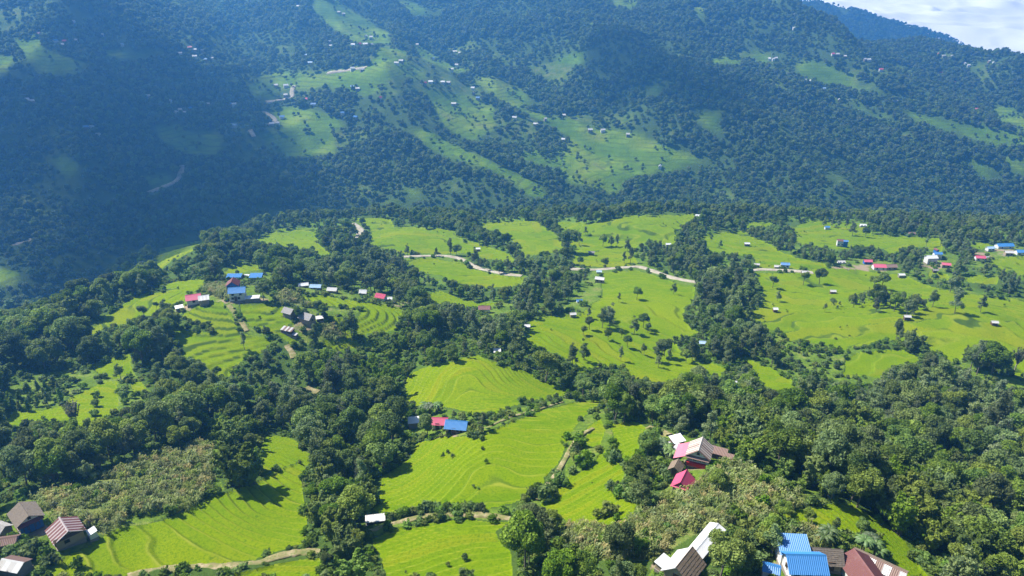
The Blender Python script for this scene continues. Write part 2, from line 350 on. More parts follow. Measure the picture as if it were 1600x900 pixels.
def pip(X, Y, poly):
    ins = np.zeros(X.shape, bool)
    x0, y0 = poly.min(0); x1, y1 = poly.max(0)
    sel = np.nonzero((X >= x0) & (X <= x1) & (Y >= y0) & (Y <= y1))
    if len(sel[0]) == 0: return ins
    x = X[sel]; y = Y[sel]; r = np.zeros(len(x), bool)
    px, py = poly[:, 0], poly[:, 1]; qx, qy = np.roll(px, -1), np.roll(py, -1)
    for a, b, c, d in zip(px, py, qx, qy):
        if b == d: continue
        cr = ((b > y) != (d > y)) & (x < (c - a) * (y - b) / (d - b) + a)
        r ^= cr
    ins[sel] = r
    return ins
FIELDS = []      # (class, id, world polygon)
PHOTO_OPEN = []  # the same boundaries as seen from the drone
for cls, dd in ((3, GRASS), (2, CORN), (1, RICE), (4, MFIELD)):
    for k, poly in dd.items():
        PHOTO_OPEN.append((cls, k, wobble(densify(poly, 6 if cls != 4 else 4), 1.6 if cls != 4 else 3.4, sum(map(ord, k)) % 97)))
_all = np.concatenate([q for _, _, q in PHOTO_OPEN]); _P, _ok = ground(_all[:, 0], _all[:, 1]); _i = 0
for cls, k, q in PHOTO_OPEN:
    P = _P[_i:_i + len(q)]; ok = _ok[_i:_i + len(q)]; _i += len(q)
    med = np.median(P[:, 1]); keep = ok & (P[:, 1] < med * 1.6)   # a field lies on one hillside: drop sight lines that slip past its edge
    FIELDS.append((cls, k, P[keep][:, :2]))
# raster used to keep trees off open fields
PW, PH = 2000, 1000; POX, POY = 200, 60
ru, rv = np.meshgrid(np.arange(PW) - POX, np.arange(PH) - POY, indexing='ij')
OPEN = np.zeros((PW, PH), np.uint8)
for cls, k, q in PHOTO_OPEN:
    OPEN[pip(ru.astype(float), rv.astype(float), q)] = cls
def open_at(u, v):
    iu = np.clip(np.rint(u).astype(int) + POX, 0, PW - 1); iv = np.clip(np.rint(v).astype(int) + POY, 0, PH - 1)
    return OPEN[iu, iv]
def keep_open(u, v, ru_, rv_):
    a, b = int(max(0, u - ru_ + POX)), int(max(0, v - rv_ + POY))
    blk = OPEN[a:int(u + ru_ + POX) + 1, b:int(v + rv_ + POY) + 1]
    blk[blk == 0] = 5
for k, (line, wd, lab) in ROADS.items():
    q = densify(line, 3, False)
    for p in q: keep_open(p[0], p[1], 2.5 if p[1] < 480 else 5, 1.6 if p[1] < 480 else 4)

# ------------------------------------------------------------------ materials
def new_mat(name):
    m = bpy.data.materials.new(name); m.use_nodes = True
    n = m.node_tree; n.nodes.clear()
    o = n.nodes.new('ShaderNodeOutputMaterial')
    return m, n, o
class N:
    """tiny node-graph helper"""
    def __init__(s, nt): s.t = nt
    def a(s, typ, **kw):
        n = s.t.nodes.new(typ)
        for k, v in kw.items(): setattr(n, k, v)
        return n
    def l(s, a, b): s.t.links.new(a, b)
    def attr(s, name): return s.a('ShaderNodeAttribute', attribute_name=name).outputs['Fac']
    def noise(s, vec, scale, detail=3, rough=0.55):
        n = s.a('ShaderNodeTexNoise'); n.inputs['Scale'].default_value = scale; n.inputs['Detail'].default_value = detail; n.inputs['Roughness'].default_value = rough
        if vec is not None: s.l(vec, n.inputs['Vector'])
        return n.outputs['Fac']
    def ramp(s, fac, *stops):
        n = s.a('ShaderNodeValToRGB'); e = n.color_ramp.elements
        while len(e) < len(stops): e.new(0.5)
        for el, (p, c) in zip(e, stops): el.position = p; el.color = (*c, 1) if len(c) == 3 else c
        s.l(fac, n.inputs[0]); return n.outputs[0]
    def mix(s, fac, a, b, mode='MIX'):
        n = s.a('ShaderNodeMix', data_type='RGBA', blend_type=mode)
        for sock, v in ((n.inputs['Factor'], fac), (n.inputs[6], a), (n.inputs[7], b)):
            if hasattr(v, 'links'): s.l(v, sock)
            elif isinstance(v, (int, float)): sock.default_value = v
            else: sock.default_value = (*v, 1)
        return n.outputs[2]
    def math(s, op, a, b=0.0, c=0.0, clamp=False):
        n = s.a('ShaderNodeMath', operation=op, use_clamp=clamp)
        for i, v in enumerate((a, b, c)):
            if hasattr(v, 'links'): s.l(v, n.inputs[i])
            else: n.inputs[i].default_value = v
        return n.outputs[0]
    def pos(s): return s.a('ShaderNodeNewGeometry').outputs['Position']
    def obj(s): return s.a('ShaderNodeTexCoord').outputs['Object']
    def rand(s): return s.a('ShaderNodeObjectInfo').outputs['Random']
    def bump(s, h, strength, dist):
        n = s.a('ShaderNodeBump'); n.inputs['Strength'].default_value = strength; n.inputs['Distance'].default_value = dist
        s.l(h, n.inputs['Height']); return n.outputs[0]
    def principled(s, col, rough=0.8, spec=0.2, normal=None, metal=0.0):
        n = s.a('ShaderNodeBsdfPrincipled')
        if hasattr(col, 'links'): s.l(col, n.inputs['Base Color'])
        else: n.inputs['Base Color'].default_value = (*col, 1)
        if hasattr(rough, 'links'): s.l(rough, n.inputs['Roughness'])
        else: n.inputs['Roughness'].default_value = rough
        n.inputs['Specular IOR Level'].default_value = spec
        n.inputs['Metallic'].default_value = metal
        if normal is not None: s.l(normal, n.inputs['Normal'])
        return n.outputs[0]

def mat_rice():
    m, t, o = new_mat('rice_crop'); g = N(t); P = g.pos()
    big = g.noise(P, 0.022, 4); mid = g.noise(P, 0.16, 4); fine = g.noise(P, 1.7, 5, 0.7)
    base = g.ramp(big, (0.28, (0.125, 0.215, 0.002)), (0.44, (0.180, 0.275, 0.002)), (0.60, (0.215, 0.290, 0.002)), (0.76, (0.275, 0.310, 0.006)))
    tone = g.attr('tone')
    base = g.mix(g.math('MULTIPLY', tone, 0.55), base, (0.105, 0.215, 0.003))
    base = g.mix(g.ramp(g.math('FRACT', g.math('MULTIPLY', tone, 5.3)), (0.80, (0, 0, 0)), (0.86, (0.45, 0.45, 0.45))), base, (0.29, 0.28, 0.012))
    base = g.mix(g.ramp(mid, (0.35, (0, 0, 0)), (0.7, (0.5, 0.5, 0.5))), base, (0.235, 0.305, 0.006))
    base = g.mix(g.ramp(fine, (0.38, (0.6, 0.6, 0.6)), (0.55, (0, 0, 0))), base, (0.080, 0.165, 0.002))
    # tussocks and bare gaps
    spk = g.noise(P, 0.55, 2, 0.4)
    base = g.mix(g.ramp(spk, (0.70, (0, 0, 0)), (0.76, (0.6, 0.6, 0.6))), base, (0.06, 0.14, 0.01))
    bund = g.attr('bund')
    bn = g.math('MULTIPLY', bund, g.ramp(g.noise(P, 0.11, 3), (0.32, (0.15, 0.15, 0.15)), (0.6, (0.95, 0.95, 0.95))))
    base = g.mix(bn, base, (0.30, 0.33, 0.035))
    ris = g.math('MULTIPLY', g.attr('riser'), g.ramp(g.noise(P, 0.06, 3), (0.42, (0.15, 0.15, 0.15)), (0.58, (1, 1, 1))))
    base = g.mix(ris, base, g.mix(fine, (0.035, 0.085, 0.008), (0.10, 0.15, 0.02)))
    nb = g.bump(g.noise(P, 2.6, 5, 0.75), 0.9, 0.35)
    b = g.principled(base, 0.85, 0.02, nb)
    tr = g.a('ShaderNodeBsdfTranslucent'); g.l(base, tr.inputs[0])
    mx = g.a('ShaderNodeMixShader'); mx.inputs[0].default_value = 0.18; g.l(b, mx.inputs[1]); g.l(tr.outputs[0], mx.inputs[2])
    g.l(mx.outputs[0], o.inputs[0]); return m
def mat_ground():
    m, t, o = new_mat('hillside_ground'); g = N(t); P = g.pos()
    n1 = g.noise(P, 0.12, 5, 0.6); n2 = g.noise(P, 0.8, 5, 0.7)
    floor = g.mix(n2, (0.030, 0.065, 0.012), (0.095, 0.150, 0.028))
    grass = g.ramp(n1, (0.30, (0.075, 0.130, 0.014)), (0.52, (0.150, 0.230, 0.025)), (0.66, (0.22, 0.24, 0.06)), (0.80, (0.24, 0.18, 0.10)))
    grass = g.mix(g.ramp(n2, (0.4, (0.7, 0.7, 0.7)), (0.6, (0, 0, 0))), grass, (0.06, 0.11, 0.015))
    corn = g.mix(g.ramp(n2, (0.35, (0, 0, 0)), (0.65, (1, 1, 1))), (0.10, 0.16, 0.025), (0.21, 0.22, 0.07))
    c = g.mix(g.attr('open'), floor, g.mix(0.35, grass, (0.07, 0.15, 0.01))); c = g.mix(g.attr('grass'), c, grass); c = g.mix(g.attr('corn'), c, corn)
    yard = g.mix(n2, (0.22, 0.16, 0.10), (0.36, 0.29, 0.20))
    c = g.mix(g.attr('yard'), c, yard)
    nb = g.bump(g.noise(P, 1.3, 6, 0.7), 1.0, 0.6)
    g.l(g.principled(c, 0.95, 0.05, nb), o.inputs[0]); return m
def mat_mountain():
    m, t, o = new_mat('mountain_ground'); g = N(t); P = g.pos()
    n1 = g.noise(P, 0.016, 5, 0.6); n2 = g.noise(P, 0.09, 5, 0.65)
    floor = g.mix(n2, (0.030, 0.060, 0.014), (0.080, 0.125, 0.030))
    field = g.ramp(n1, (0.30, (0.060, 0.125, 0.008)), (0.48, (0.110, 0.195, 0.009)), (0.60, (0.165, 0.240, 0.010)), (0.75, (0.18, 0.19, 0.05)))
    field = g.mix(g.ramp(n2, (0.58, (0, 0, 0)), (0.68, (0.7, 0.7, 0.7))), field, (0.045, 0.085, 0.02))
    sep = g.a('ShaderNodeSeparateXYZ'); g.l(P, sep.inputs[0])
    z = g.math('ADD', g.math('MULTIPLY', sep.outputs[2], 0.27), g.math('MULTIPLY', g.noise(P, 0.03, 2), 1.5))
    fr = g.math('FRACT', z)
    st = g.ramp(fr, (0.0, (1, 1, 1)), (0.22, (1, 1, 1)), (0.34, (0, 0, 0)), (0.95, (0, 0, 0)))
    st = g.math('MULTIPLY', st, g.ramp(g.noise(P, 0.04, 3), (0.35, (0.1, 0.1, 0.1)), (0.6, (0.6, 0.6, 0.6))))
    field = g.mix(st, field, (0.055, 0.085, 0.02))        # terrace riser darkening painted into the colour, banded by height
    scrub = g.ramp(n2, (0.30, (0.045, 0.085, 0.014)), (0.50, (0.085, 0.135, 0.020)), (0.68, (0.14, 0.16, 0.05)))
    c = g.mix(g.attr('scrub'), floor, scrub)
    c = g.mix(g.attr('mfield'), c, field)
    nb = g.bump(g.noise(P, 0.35, 6, 0.7), 1.0, 2.0)
    g.l(g.principled(c, 0.95, 0.05, nb), o.inputs[0]); return m
def mat_dirt():
    m, t, o = new_mat('pale_dirt'); g = N(t); P = g.pos()
    n1 = g.noise(P, 0.35, 5, 0.65); n2 = g.noise(P, 2.2, 4, 0.7)
    c = g.ramp(n1, (0.3, (0.22, 0.19, 0.13)), (0.5, (0.36, 0.32, 0.25)), (0.7, (0.46, 0.42, 0.35)))
    c = g.mix(g.ramp(n2, (0.5, (0, 0, 0)), (0.7, (0.6, 0.6, 0.6))), c, (0.24, 0.21, 0.11))
    g.l(g.principled(c, 0.95, 0.05, g.bump(n2, 0.6, 0.2)), o.inputs[0]); return m
def mat_track():
    m, t, o = new_mat('track_earth'); g = N(t); P = g.pos()
    n1 = g.noise(P, 0.45, 5, 0.65); n2 = g.noise(P, 1.6, 4, 0.7)
    c = g.ramp(n1, (0.3, (0.13, 0.15, 0.045)), (0.50, (0.22, 0.19, 0.09)), (0.72, (0.42, 0.34, 0.22)))
    c = g.mix(g.ramp(n2, (0.52, (0, 0, 0)), (0.62, (0.8, 0.8, 0.8))), c, (0.12, 0.17, 0.03))
    g.l(g.principled(c, 0.95, 0.05, g.bump(n2, 0.7, 0.25)), o.inputs[0]); return m
def mat_leaf(name, dark, light, tip=None, trans=0.28, scale=0.35, gloss=0.10):
    m, t, o = new_mat(name); g = N(t)
    n1 = g.noise(g.obj(), scale, 3, 0.6); rnd = g.rand()
    c = g.mix(g.ramp(n1, (0.32, (0, 0, 0)), (0.68, (1, 1, 1))), dark, light)
    hv = g.a('ShaderNodeHueSaturation'); g.l(c, hv.inputs['Color'])
    g.l(g.math('ADD', 0.482, g.math('MULTIPLY', g.math('FRACT', g.math('MULTIPLY', rnd, 7.31)), 0.022)), hv.inputs['Hue'])
    g.l(g.math('ADD', 0.75, g.math('MULTIPLY', g.math('FRACT', g.math('MULTIPLY', rnd, 3.77)), 0.35)), hv.inputs['Saturation'])
    g.l(g.math('ADD', 0.62, g.math('MULTIPLY', rnd, 0.8)), hv.inputs['Value'])
    c = hv.outputs[0]
    if tip: c = g.mix(g.ramp(g.math('FRACT', g.math('MULTIPLY', rnd, 13.9)), (0.80, (0, 0, 0)), (0.92, (0.8, 0.8, 0.8))), c, tip)
    b = g.principled(c, 0.55, gloss)
    tr = g.a('ShaderNodeBsdfTranslucent'); g.l(c, tr.inputs[0])
    mx = g.a('ShaderNodeMixShader'); mx.inputs[0].default_value = trans; g.l(b, mx.inputs[1]); g.l(tr.outputs[0], mx.inputs[2])
    g.l(mx.outputs[0], o.inputs[0]); return m
def mat_bark():
    m, t, o = new_mat('bark'); g = N(t); n = g.noise(g.obj(), 3.0, 4)
    g.l(g.principled(g.mix(n, (0.10, 0.08, 0.06), (0.26, 0.22, 0.18)), 0.9, 0.1), o.inputs[0]); return m
def mat_palebark():
    m, t, o = new_mat('pale_bark'); g = N(t); n = g.noise(g.obj(), 3.0, 4)
    g.l(g.principled(g.mix(n, (0.26, 0.24, 0.18), (0.42, 0.39, 0.30)), 0.9, 0.1), o.inputs[0]); return m
M = dict(palebark=mat_palebark(), rice=mat_rice(), ground=mat_ground(), mountain=mat_mountain(), dirt=mat_dirt(), track=mat_track(), bark=mat_bark(),
  broad=mat_leaf('broad_leaves', (0.072, 0.142, 0.022), (0.235, 0.345, 0.052), (0.26, 0.32, 0.055), trans=0.38),
  alder=mat_leaf('alder_leaves', (0.115, 0.180, 0.060), (0.250, 0.325, 0.115), (0.22, 0.28, 0.085), trans=0.40),
  bamboo=mat_leaf('bamboo_leaves', (0.092, 0.170, 0.020), (0.225, 0.325, 0.045), (0.25, 0.31, 0.05), trans=0.42),
  shrub=mat_leaf('shrub_leaves', (0.060, 0.130, 0.016), (0.175, 0.285, 0.032), (0.20, 0.24, 0.05), trans=0.38),
  far=mat_leaf('far_leaves', (0.060, 0.115, 0.022), (0.185, 0.265, 0.055), (0.19, 0.23, 0.07), scale=0.25, trans=0.40),
  cornleaf=mat_leaf('corn_leaves', (0.16, 0.24, 0.045), (0.40, 0.43, 0.15), (0.46, 0.38, 0.17), scale=0.9, trans=0.45),
  banana=mat_leaf('banana_leaves', (0.055, 0.110, 0.022), (0.13, 0.22, 0.05), scale=0.6, gloss=0.5),
  pale=mat_leaf('pale_twigs', (0.20, 0.23, 0.11), (0.30, 0.33, 0.17), scale=0.6, trans=0.4),
)

# ------------------------------------------------------------------ mesh helpers
def make_mesh(name, verts, faces, mats, midx=None, smooth=False, attrs=None):
    """verts (n,3) array; faces: (m,k) int array or list of such arrays"""
    if not isinstance(faces, list): faces = [faces]
    faces = [np.asarray(f, np.int32) for f in faces if len(f)]
    me = bpy.data.meshes.new(name)
    V = np.asarray(verts, np.float32)
    tot = np.concatenate([np.full(len(f), f.shape[1], np.int32) for f in faces])
    loops = np.concatenate([f.ravel() for f in faces])
    me.vertices.add(len(V)); me.vertices.foreach_set('co', V.ravel())
    me.loops.add(len(loops)); me.loops.foreach_set('vertex_index', loops)
    me.polygons.add(len(tot)); st = np.zeros(len(tot), np.int32); st[1:] = np.cumsum(tot)[:-1]
    me.polygons.foreach_set('loop_start', st)
    me.polygons.foreach_set('use_smooth', np.full(len(tot), bool(smooth)))
    if not isinstance(mats, (list, tuple)): mats = [mats]
    for m in mats: me.materials.append(m)
    if midx is not None: me.polygons.foreach_set('material_index', np.asarray(midx, np.int32))
    for k, a in (attrs or {}).items():
        at = me.attributes.new(k, 'FLOAT', 'POINT'); at.data.foreach_set('value', np.asarray(a, np.float32))
    me.update(calc_edges=True); me.validate(verbose=False)
    return me
def link(name, data, parent=None, loc=None):
    o = bpy.data.objects.new(name, data); COL.objects.link(o)
    if parent: o.parent = parent
    if loc is not None: o.location = loc
    return o
def tag(o, label=None, cat=None, group=None, kind=None):
    for k, v in (('label', label), ('category', cat), ('group', group), ('kind', kind)):
        if v: o[k] = v
    return o

# ------------------------------------------------------------------ terrain meshes
NA, A0, A1 = 900, R(-48), R(48)
RR = [62.0]
while RR[-1] < 2930: RR.append(RR[-1] * 1.0039)
RR = np.array(RR)
ang = np.linspace(A0, A1, NA)
TX = np.sin(ang)[:, None] * RR[None]; TY = np.cos(ang)[:, None] * RR[None]
TZ = hbase(TX, TY)
ids = [k for _, k, _ in FIELDS]
TC = np.zeros(TX.shape, np.int16)           # 0 = none, else 1 + index in FIELDS
for i, (cls, k, poly) in enumerate(FIELDS):
    if len(poly) > 3: TC[pip(TX, TY, poly)] = i + 1
cls_of = np.array([0] + [c for c, _, _ in FIELDS])
TCL = cls_of[TC]
TNEAR = is_near(TX, TY)
TZ = TZ + 0.5 * fbm(TX / 9, TY / 9, 77, 3) * (TCL != 1)
bund = np.zeros(TX.shape); riser = np.zeros(TX.shape); tone = np.zeros(TX.shape)
def terrace(z, x, y, step, seed):
    wq = 0.9 * fbm(x / 18, y / 18, seed, 3)
    t = z / step + wq
    fl = np.floor(t); fr = t - fl
    e = np.clip((fr - 0.80) / 0.20, 0, 1); e = e * e * (3 - 2 * e)
    zz = (fl + 0.16 * fr / 0.8 * (fr < 0.8) + (fr >= 0.8) * (0.16 + 0.84 * e) - wq) * step
    lip = np.exp(-(np.minimum(fr, 1 - fr * 0.999) / 0.06) ** 2) * (fr < 0.5) + np.exp(-((1 - fr) / 0.05) ** 2)
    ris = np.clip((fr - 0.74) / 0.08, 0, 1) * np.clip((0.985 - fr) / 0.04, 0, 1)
    plot = hash2(fl.astype(np.int64), np.floor(vnoise(x / 40, y / 40, seed + 5) * 5).astype(np.int64), seed)
    return zz, np.clip(lip, 0, 1), ris, plot
STEP = {'R1': 0.8, 'R11': 0.85, 'R9': 0.75, 'R10': 0.75, 'R27': 1.5, 'R8': 1.0}
for i, (cls, k, poly) in enumerate(FIELDS):
    if cls != 1: continue
    m = TC == i + 1
    if not m.any(): continue
    dist = np.median(np.hypot(TX[m], TY[m]))
    step = STEP.get(k, 0.64 if dist < 260 else (1.1 if dist < 380 else 1.6))
    zz, lip, ris, pl = terrace(TZ[m], TX[m], TY[m], step, 40 + i)
    # how much the bunds and the banks show differs from field to field
    TZ[m] = zz
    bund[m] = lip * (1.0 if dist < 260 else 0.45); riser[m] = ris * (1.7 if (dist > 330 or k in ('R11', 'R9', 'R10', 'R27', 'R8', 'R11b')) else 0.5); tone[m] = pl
def hterr(x, y): return hbase(x, y)
vid = np.arange(TX.size).reshape(TX.shape)
quads = np.stack([vid[:-1, :-1], vid[1:, :-1], vid[1:, 1:], vid[:-1, 1:]], -1).reshape(-1, 4)[:, ::-1]
VV = np.stack([TX, TY, TZ], -1).reshape(-1, 3)
qc = TC[:-1, :-1].ravel(); qn = TNEAR[:-1, :-1].ravel(); qcl = cls_of[qc]
def sub_mesh(name, mask, mat, attrs):
    f = quads[mask]; u, inv = np.unique(f.ravel(), return_inverse=True)
    return make_mesh(name, VV[u], inv.reshape(-1, 4), mat, None, True, {k: a.ravel()[u] for k, a in attrs.items()})
RICE_LABEL = {
 'R1': 'wide bright terraced rice field beside the two farmhouses at the lower left', 'R1b': 'small rice patch above the big lower left rice field, beside the tree belt',
 'R1c': 'strip of rice below the dirt track at the bottom left', 'R2': 'largest central rice field with curving terraces in front of the blue roofed farmhouse',
 'R3': 'terraced rice field below the hedge and track at bottom centre', 'R4': 'domed rice field behind the pink and blue roofed farmhouses in the centre',
 'R5a': 'small rice terrace just left of the pink roofed farmstead', 'R5b': 'fan shaped rice terraces between the earth track and the maize slope',
 'R5c': 'tiny rice terrace beside the upper end of the earth track', 'R6': 'curving rice terraces with banana plants above the bottom right houses',
 'R7': 'bright rice field with a pale bare tree at the far left', 'R7b': 'tiny rice patch beside the far left rice field', 'R7c': 'small rice field with one upright tree above the far left field',
 'R8': 'green rice slope left of the pink roofed house on the knoll', 'R9': 'rice terraces below the pink roofed house on the left knoll',
 'R10': 'rice terraces in front of the blue roofed white house on the knoll', 'R11': 'deeply stepped rice terraces with dark banks right of the stone farmhouses',
 'R11b': 'rice plots around the small dry maize patch on the knoll', 'R12': 'rice field among trees left of the short road bend', 'R13': 'broad green field above the dirt road left of centre',
 'R14': 'green field enclosed below the curve of the dirt road', 'R15': 'green field left of the lone dark tree in the middle distance', 'R16': 'bright field with huts behind the dirt road in the middle distance',
 'R17': 'large bright field scattered with trees in the centre right', 'R18': 'green field with one hut right of the wooded strip', 'R19': 'narrow strip of field at the valley edge right of centre',
 'R20': 'far bright field with blue and white huts near the valley edge', 'R21': 'very large bright field dotted with trees on the right', 'R22': 'small field inside the scrubby trees on the right',
 'R23': 'narrow field wedge between two woods right of centre', 'R24': 'small field below the distant forest at the right', 'R25': 'bright field below the blue roofed houses at the right edge',
 'R26': 'field patch right of the pink roofed hamlet', 'R26b': 'tiny field below the pink roofed hamlet', 'R27': 'stepped rice terraces at the edge of the dark left forest',
 'R28': 'small field behind the two blue roofed sheds', 'R29': 'small field among trees left of the blue roofed sheds', 'R30': 'narrow field behind the central woods'}
near_attrs = dict(bund=bund, riser=riser, tone=tone)
for i, (cls, k, poly) in enumerate(FIELDS):
    if cls != 1: continue
    m = qc == i + 1
    if m.sum() < 4: continue
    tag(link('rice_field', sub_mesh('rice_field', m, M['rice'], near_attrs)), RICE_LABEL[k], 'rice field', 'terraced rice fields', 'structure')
gattr = dict(grass=(TCL == 3) * 1.0, corn=(TCL == 2) * 1.0, yard=np.zeros(TX.shape), open=np.clip((TY - 215) / 50, 0, 1) * np.clip((fbm(TX / 26, TY / 26, 19, 3) + 0.30) * 3, 0, 1) * (TX > -0.30 * TY))
YARDS = [(60,835,40,14),(720,685,50,7),(1075,735,30,16),(1040,888,24,16),(1290,890,100,22),(1345,420,50,6),(1460,415,22,5),(375,470,45,5),(480,510,22,9),(630,475,30,4),(310,480,24,6),(1560,395,40,5),(600,476,20,3)]
for (u, v, a, b) in YARDS:
    th = np.linspace(0, 2 * math.pi, 24, endpoint=False)
    P, ok = ground(u + a * np.cos(th), v + b * np.sin(th))
    gattr['yard'][pip(TX, TY, P[:, :2])] = 1.0
gattr['yard'] *= np.clip(fbm(TX / 6, TY / 6, 9, 3) * 3 + 0.6, 0, 1)
rest = qcl != 1
mf = (TCL == 4) * 1.0
for _ in range(3):
    for ax in (0, 1): mf = (np.roll(mf, 2, ax) + np.roll(mf, -2, ax) + mf) / 3
MU, MV, _d = project(VV); MU = MU.reshape(TX.shape); MV = MV.reshape(TX.shape)
def clearing(x, y, u, v):
    """mosaic of rough pasture and scrub on the settled parts of the mountain"""
    zone = np.exp(-((u - 640) / 190) ** 2 - ((v - 120) / 85) ** 2) + 0.9 * np.exp(-((u - 1420) / 230) ** 2 - ((v - 135) / 60) ** 2) + 0.7 * np.exp(-((u - 90) / 150) ** 2 - ((v - 85) / 50) ** 2) + 0.6 * np.exp(-((u - 330) / 150) ** 2 - ((v - 165) / 50) ** 2) + 0.6 * np.exp(-((u - 880) / 160) ** 2 - ((v - 200) / 60) ** 2)
    return np.clip((fbm(x / 75, y / 55, 47, 4) * 1.5 + np.minimum(zone, 1.0) * 0.62 - 0.50) * 3.0, 0, 1)
mclear = clearing(TX, TY, MU, MV)
mf = np.clip((mf + 0.35 * fbm(TX / 22, TY / 22, 53, 3) - 0.28) * 2.6, 0, 1)
tag(link('hillside', sub_mesh('hillside', rest & qn, M['ground'], gattr)), 'wooded near hillside under the fields and houses', 'hillside', None, 'structure')
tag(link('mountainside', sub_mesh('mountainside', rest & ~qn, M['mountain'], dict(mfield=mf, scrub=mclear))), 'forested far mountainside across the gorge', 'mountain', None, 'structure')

# ------------------------------------------------------------------ roads and tracks: ribbons laid on the slope
def ribbon(name, line, width, mat, label, lift):
    q = densify(line, 3, False); P, ok = ground(q[:, 0], q[:, 1]); P = P[ok]
    for _ in range(6):
        P[1:-1] = (P[:-2] + 2 * P[1:-1] + P[2:]) / 4
    d = np.gradient(P[:, :2], axis=0); d /= np.linalg.norm(d, axis=1)[:, None] + 1e-9
    nrm = np.c_[-d[:, 1], d[:, 0]]
    s = np.arange(len(P)); wv = width * (0.5 + 0.12 * (2 * vnoise(s / 3.0, s * 0.0, 5) - 1))
    rows = []
    for f in (-1.25, -1, -0.4, 0.4, 1, 1.25):
        xy = P[:, :2] + nrm * (wv * f)[:, None]
        z = hbase(P[:, 0], P[:, 1]) * 0.7 + hbase(xy[:, 0], xy[:, 1]) * 0.3 + lift
        z = np.maximum(z, hbase(xy[:, 0], xy[:, 1]) + 0.12)
        if abs(f) > 1.1: z = hbase(xy[:, 0], xy[:, 1]) - 1.2
        rows.append(np.c_[xy, z])
    V = np.stack(rows, 1); n, k = V.shape[:2]; idx = np.arange(n * k).reshape(n, k)
    f = np.stack([idx[:-1, :-1], idx[:-1, 1:], idx[1:, 1:], idx[1:, :-1]], -1).reshape(-1, 4)
    tag(link(name, make_mesh(name, V.reshape(-1, 3), f, mat, None, True)), label, 'road' if 'road' in name else 'track', None, 'structure')
for k, (line, wd, lab) in ROADS.items():
    ribbon('dirt_road' if k.startswith('road') else 'dirt_track', line, wd, M['dirt'] if k.startswith('road') else M['track'], lab, 0.55 if k.startswith('road') else 0.35)

# ------------------------------------------------------------------ plants: meshes
def ico(sub=1):
    bm = bmesh.new(); bmesh.ops.create_icosphere(bm, subdivisions=sub, radius=1.0)
    V = np.array([v.co[:] for v in bm.verts]); F = np.array([[v.index for v in f.verts] for f in bm.faces]); bm.free(); return V, F
ICO1, ICO2 = ico(1), ico(2)
def unit(v): return v / (np.linalg.norm(v, axis=-1, keepdims=True) + 1e-9)
def cards(p, nrm, size, aspect, r, droop=0.0):
    """irregular four-cornered leaf sprays"""
    n = len(p)
    t = unit(np.cross(nrm, unit(r.normal(size=(n, 3)))))
    if droop: t = unit(t * (1 - droop) + np.array([0, 0, -1.0]) * droop); 
    b = unit(np.cross(nrm, t))
    s = (size * (0.6 + 0.8 * r.random(n)))[:, None]; a = aspect
    j = lambda: (0.75 + 0.5 * r.random((n, 1)))
    nn = unit(nrm) * s * 0.25
    V = np.stack([p + t * s * a * j(), p + b * s * j() + nn, p - t * s * a * j(), p - b * s * j() - nn * 0.4], 1).reshape(-1, 3)
    return V, np.arange(4 * n).reshape(n, 4)
def tube(path, radii, k=6):
    path = np.asarray(path, float); V = []; F = []
    for i, (p, rad) in enumerate(zip(path, radii)):
        d = unit(path[min(i + 1, len(path) - 1)] - path[max(i - 1, 0)])
        a = unit(np.cross(d, [0.3, 1, 0.2])); b = np.cross(d, a)
        th = np.linspace(0, 2 * math.pi, k, endpoint=False)
        V.append(p + rad * (np.cos(th)[:, None] * a + np.sin(th)[:, None] * b))
    n = len(path)
    for i in range(n - 1):
        for j in range(k):
            F.append([i * k + j, i * k + (j + 1) % k, (i + 1) * k + (j + 1) % k, (i + 1) * k + j])
    return np.concatenate(V), np.array(F)
def cat(parts):
    V = []; F = []; o = 0
    for v, f in parts:
        V.append(v); F.append(np.asarray(f) + o); o += len(v)
    q = [f for f in F if f.shape[1] == 4]; t = [f for f in F if f.shape[1] == 3]
    return np.concatenate(V), [np.concatenate(x) for x in (q, t) if x]
def lobed_crown(r, lobes, per, size, aspect=0.7, core=0.8, spread=0.35, jit=0.75, up=0.25):
    C = np.array([l[:3] for l in lobes]); Rr = np.array([l[3] for l in lobes]); parts = []
    for i in range(len(lobes)):
        n = int(per * Rr[i] ** 2)
        d = unit(r.normal(size=(n, 3)) + np.array([0, 0, up]))
        p = C[i] + d * (Rr[i] * (1 - spread * r.random(n) ** 1.5 + 0.12 * r.random(n)))[:, None] * np.array([1, 1, 0.85])
        dist = np.linalg.norm(p[:, None] - C[None], axis=2) / Rr[None]; dist[:, i] = 9
        keep = dist.min(1) > 0.72
        p = p[keep]; d = d[keep]
        if not len(p): continue
        parts.append(cards(p, unit(d + jit * r.normal(size=d.shape)), size, aspect, r))
        if core:
            V, F = ICO1; parts.append((C[i] + V * Rr[i] * core * np.array([1, 1, 0.85]) * (0.9 + 0.2 * r.random((len(V), 1))), F))
    return cat(parts)
def branchy_trunk(r, h, rad, tips, lean=0.3):
    top = np.array([lean * r.normal(), lean * r.normal(), h * 0.72])
    path = [np.array([0, 0, -0.8]), np.array([0, 0, 0.3]), top * 0.5 + r.normal(size=3) * 0.15, top]
    parts = [tube(path, [rad * 1.3, rad, rad * 0.7, rad * 0.35], 7)]
    for tp in tips:
        f = 0.35 + 0.45 * r.random(); b = top * f
        m = (b + tp) / 2 + np.array([0, 0, -0.05 * h])
        parts.append(tube([b, m, tp], [rad * 0.42, rad * 0.28, rad * 0.1], 5))
    return cat(parts)
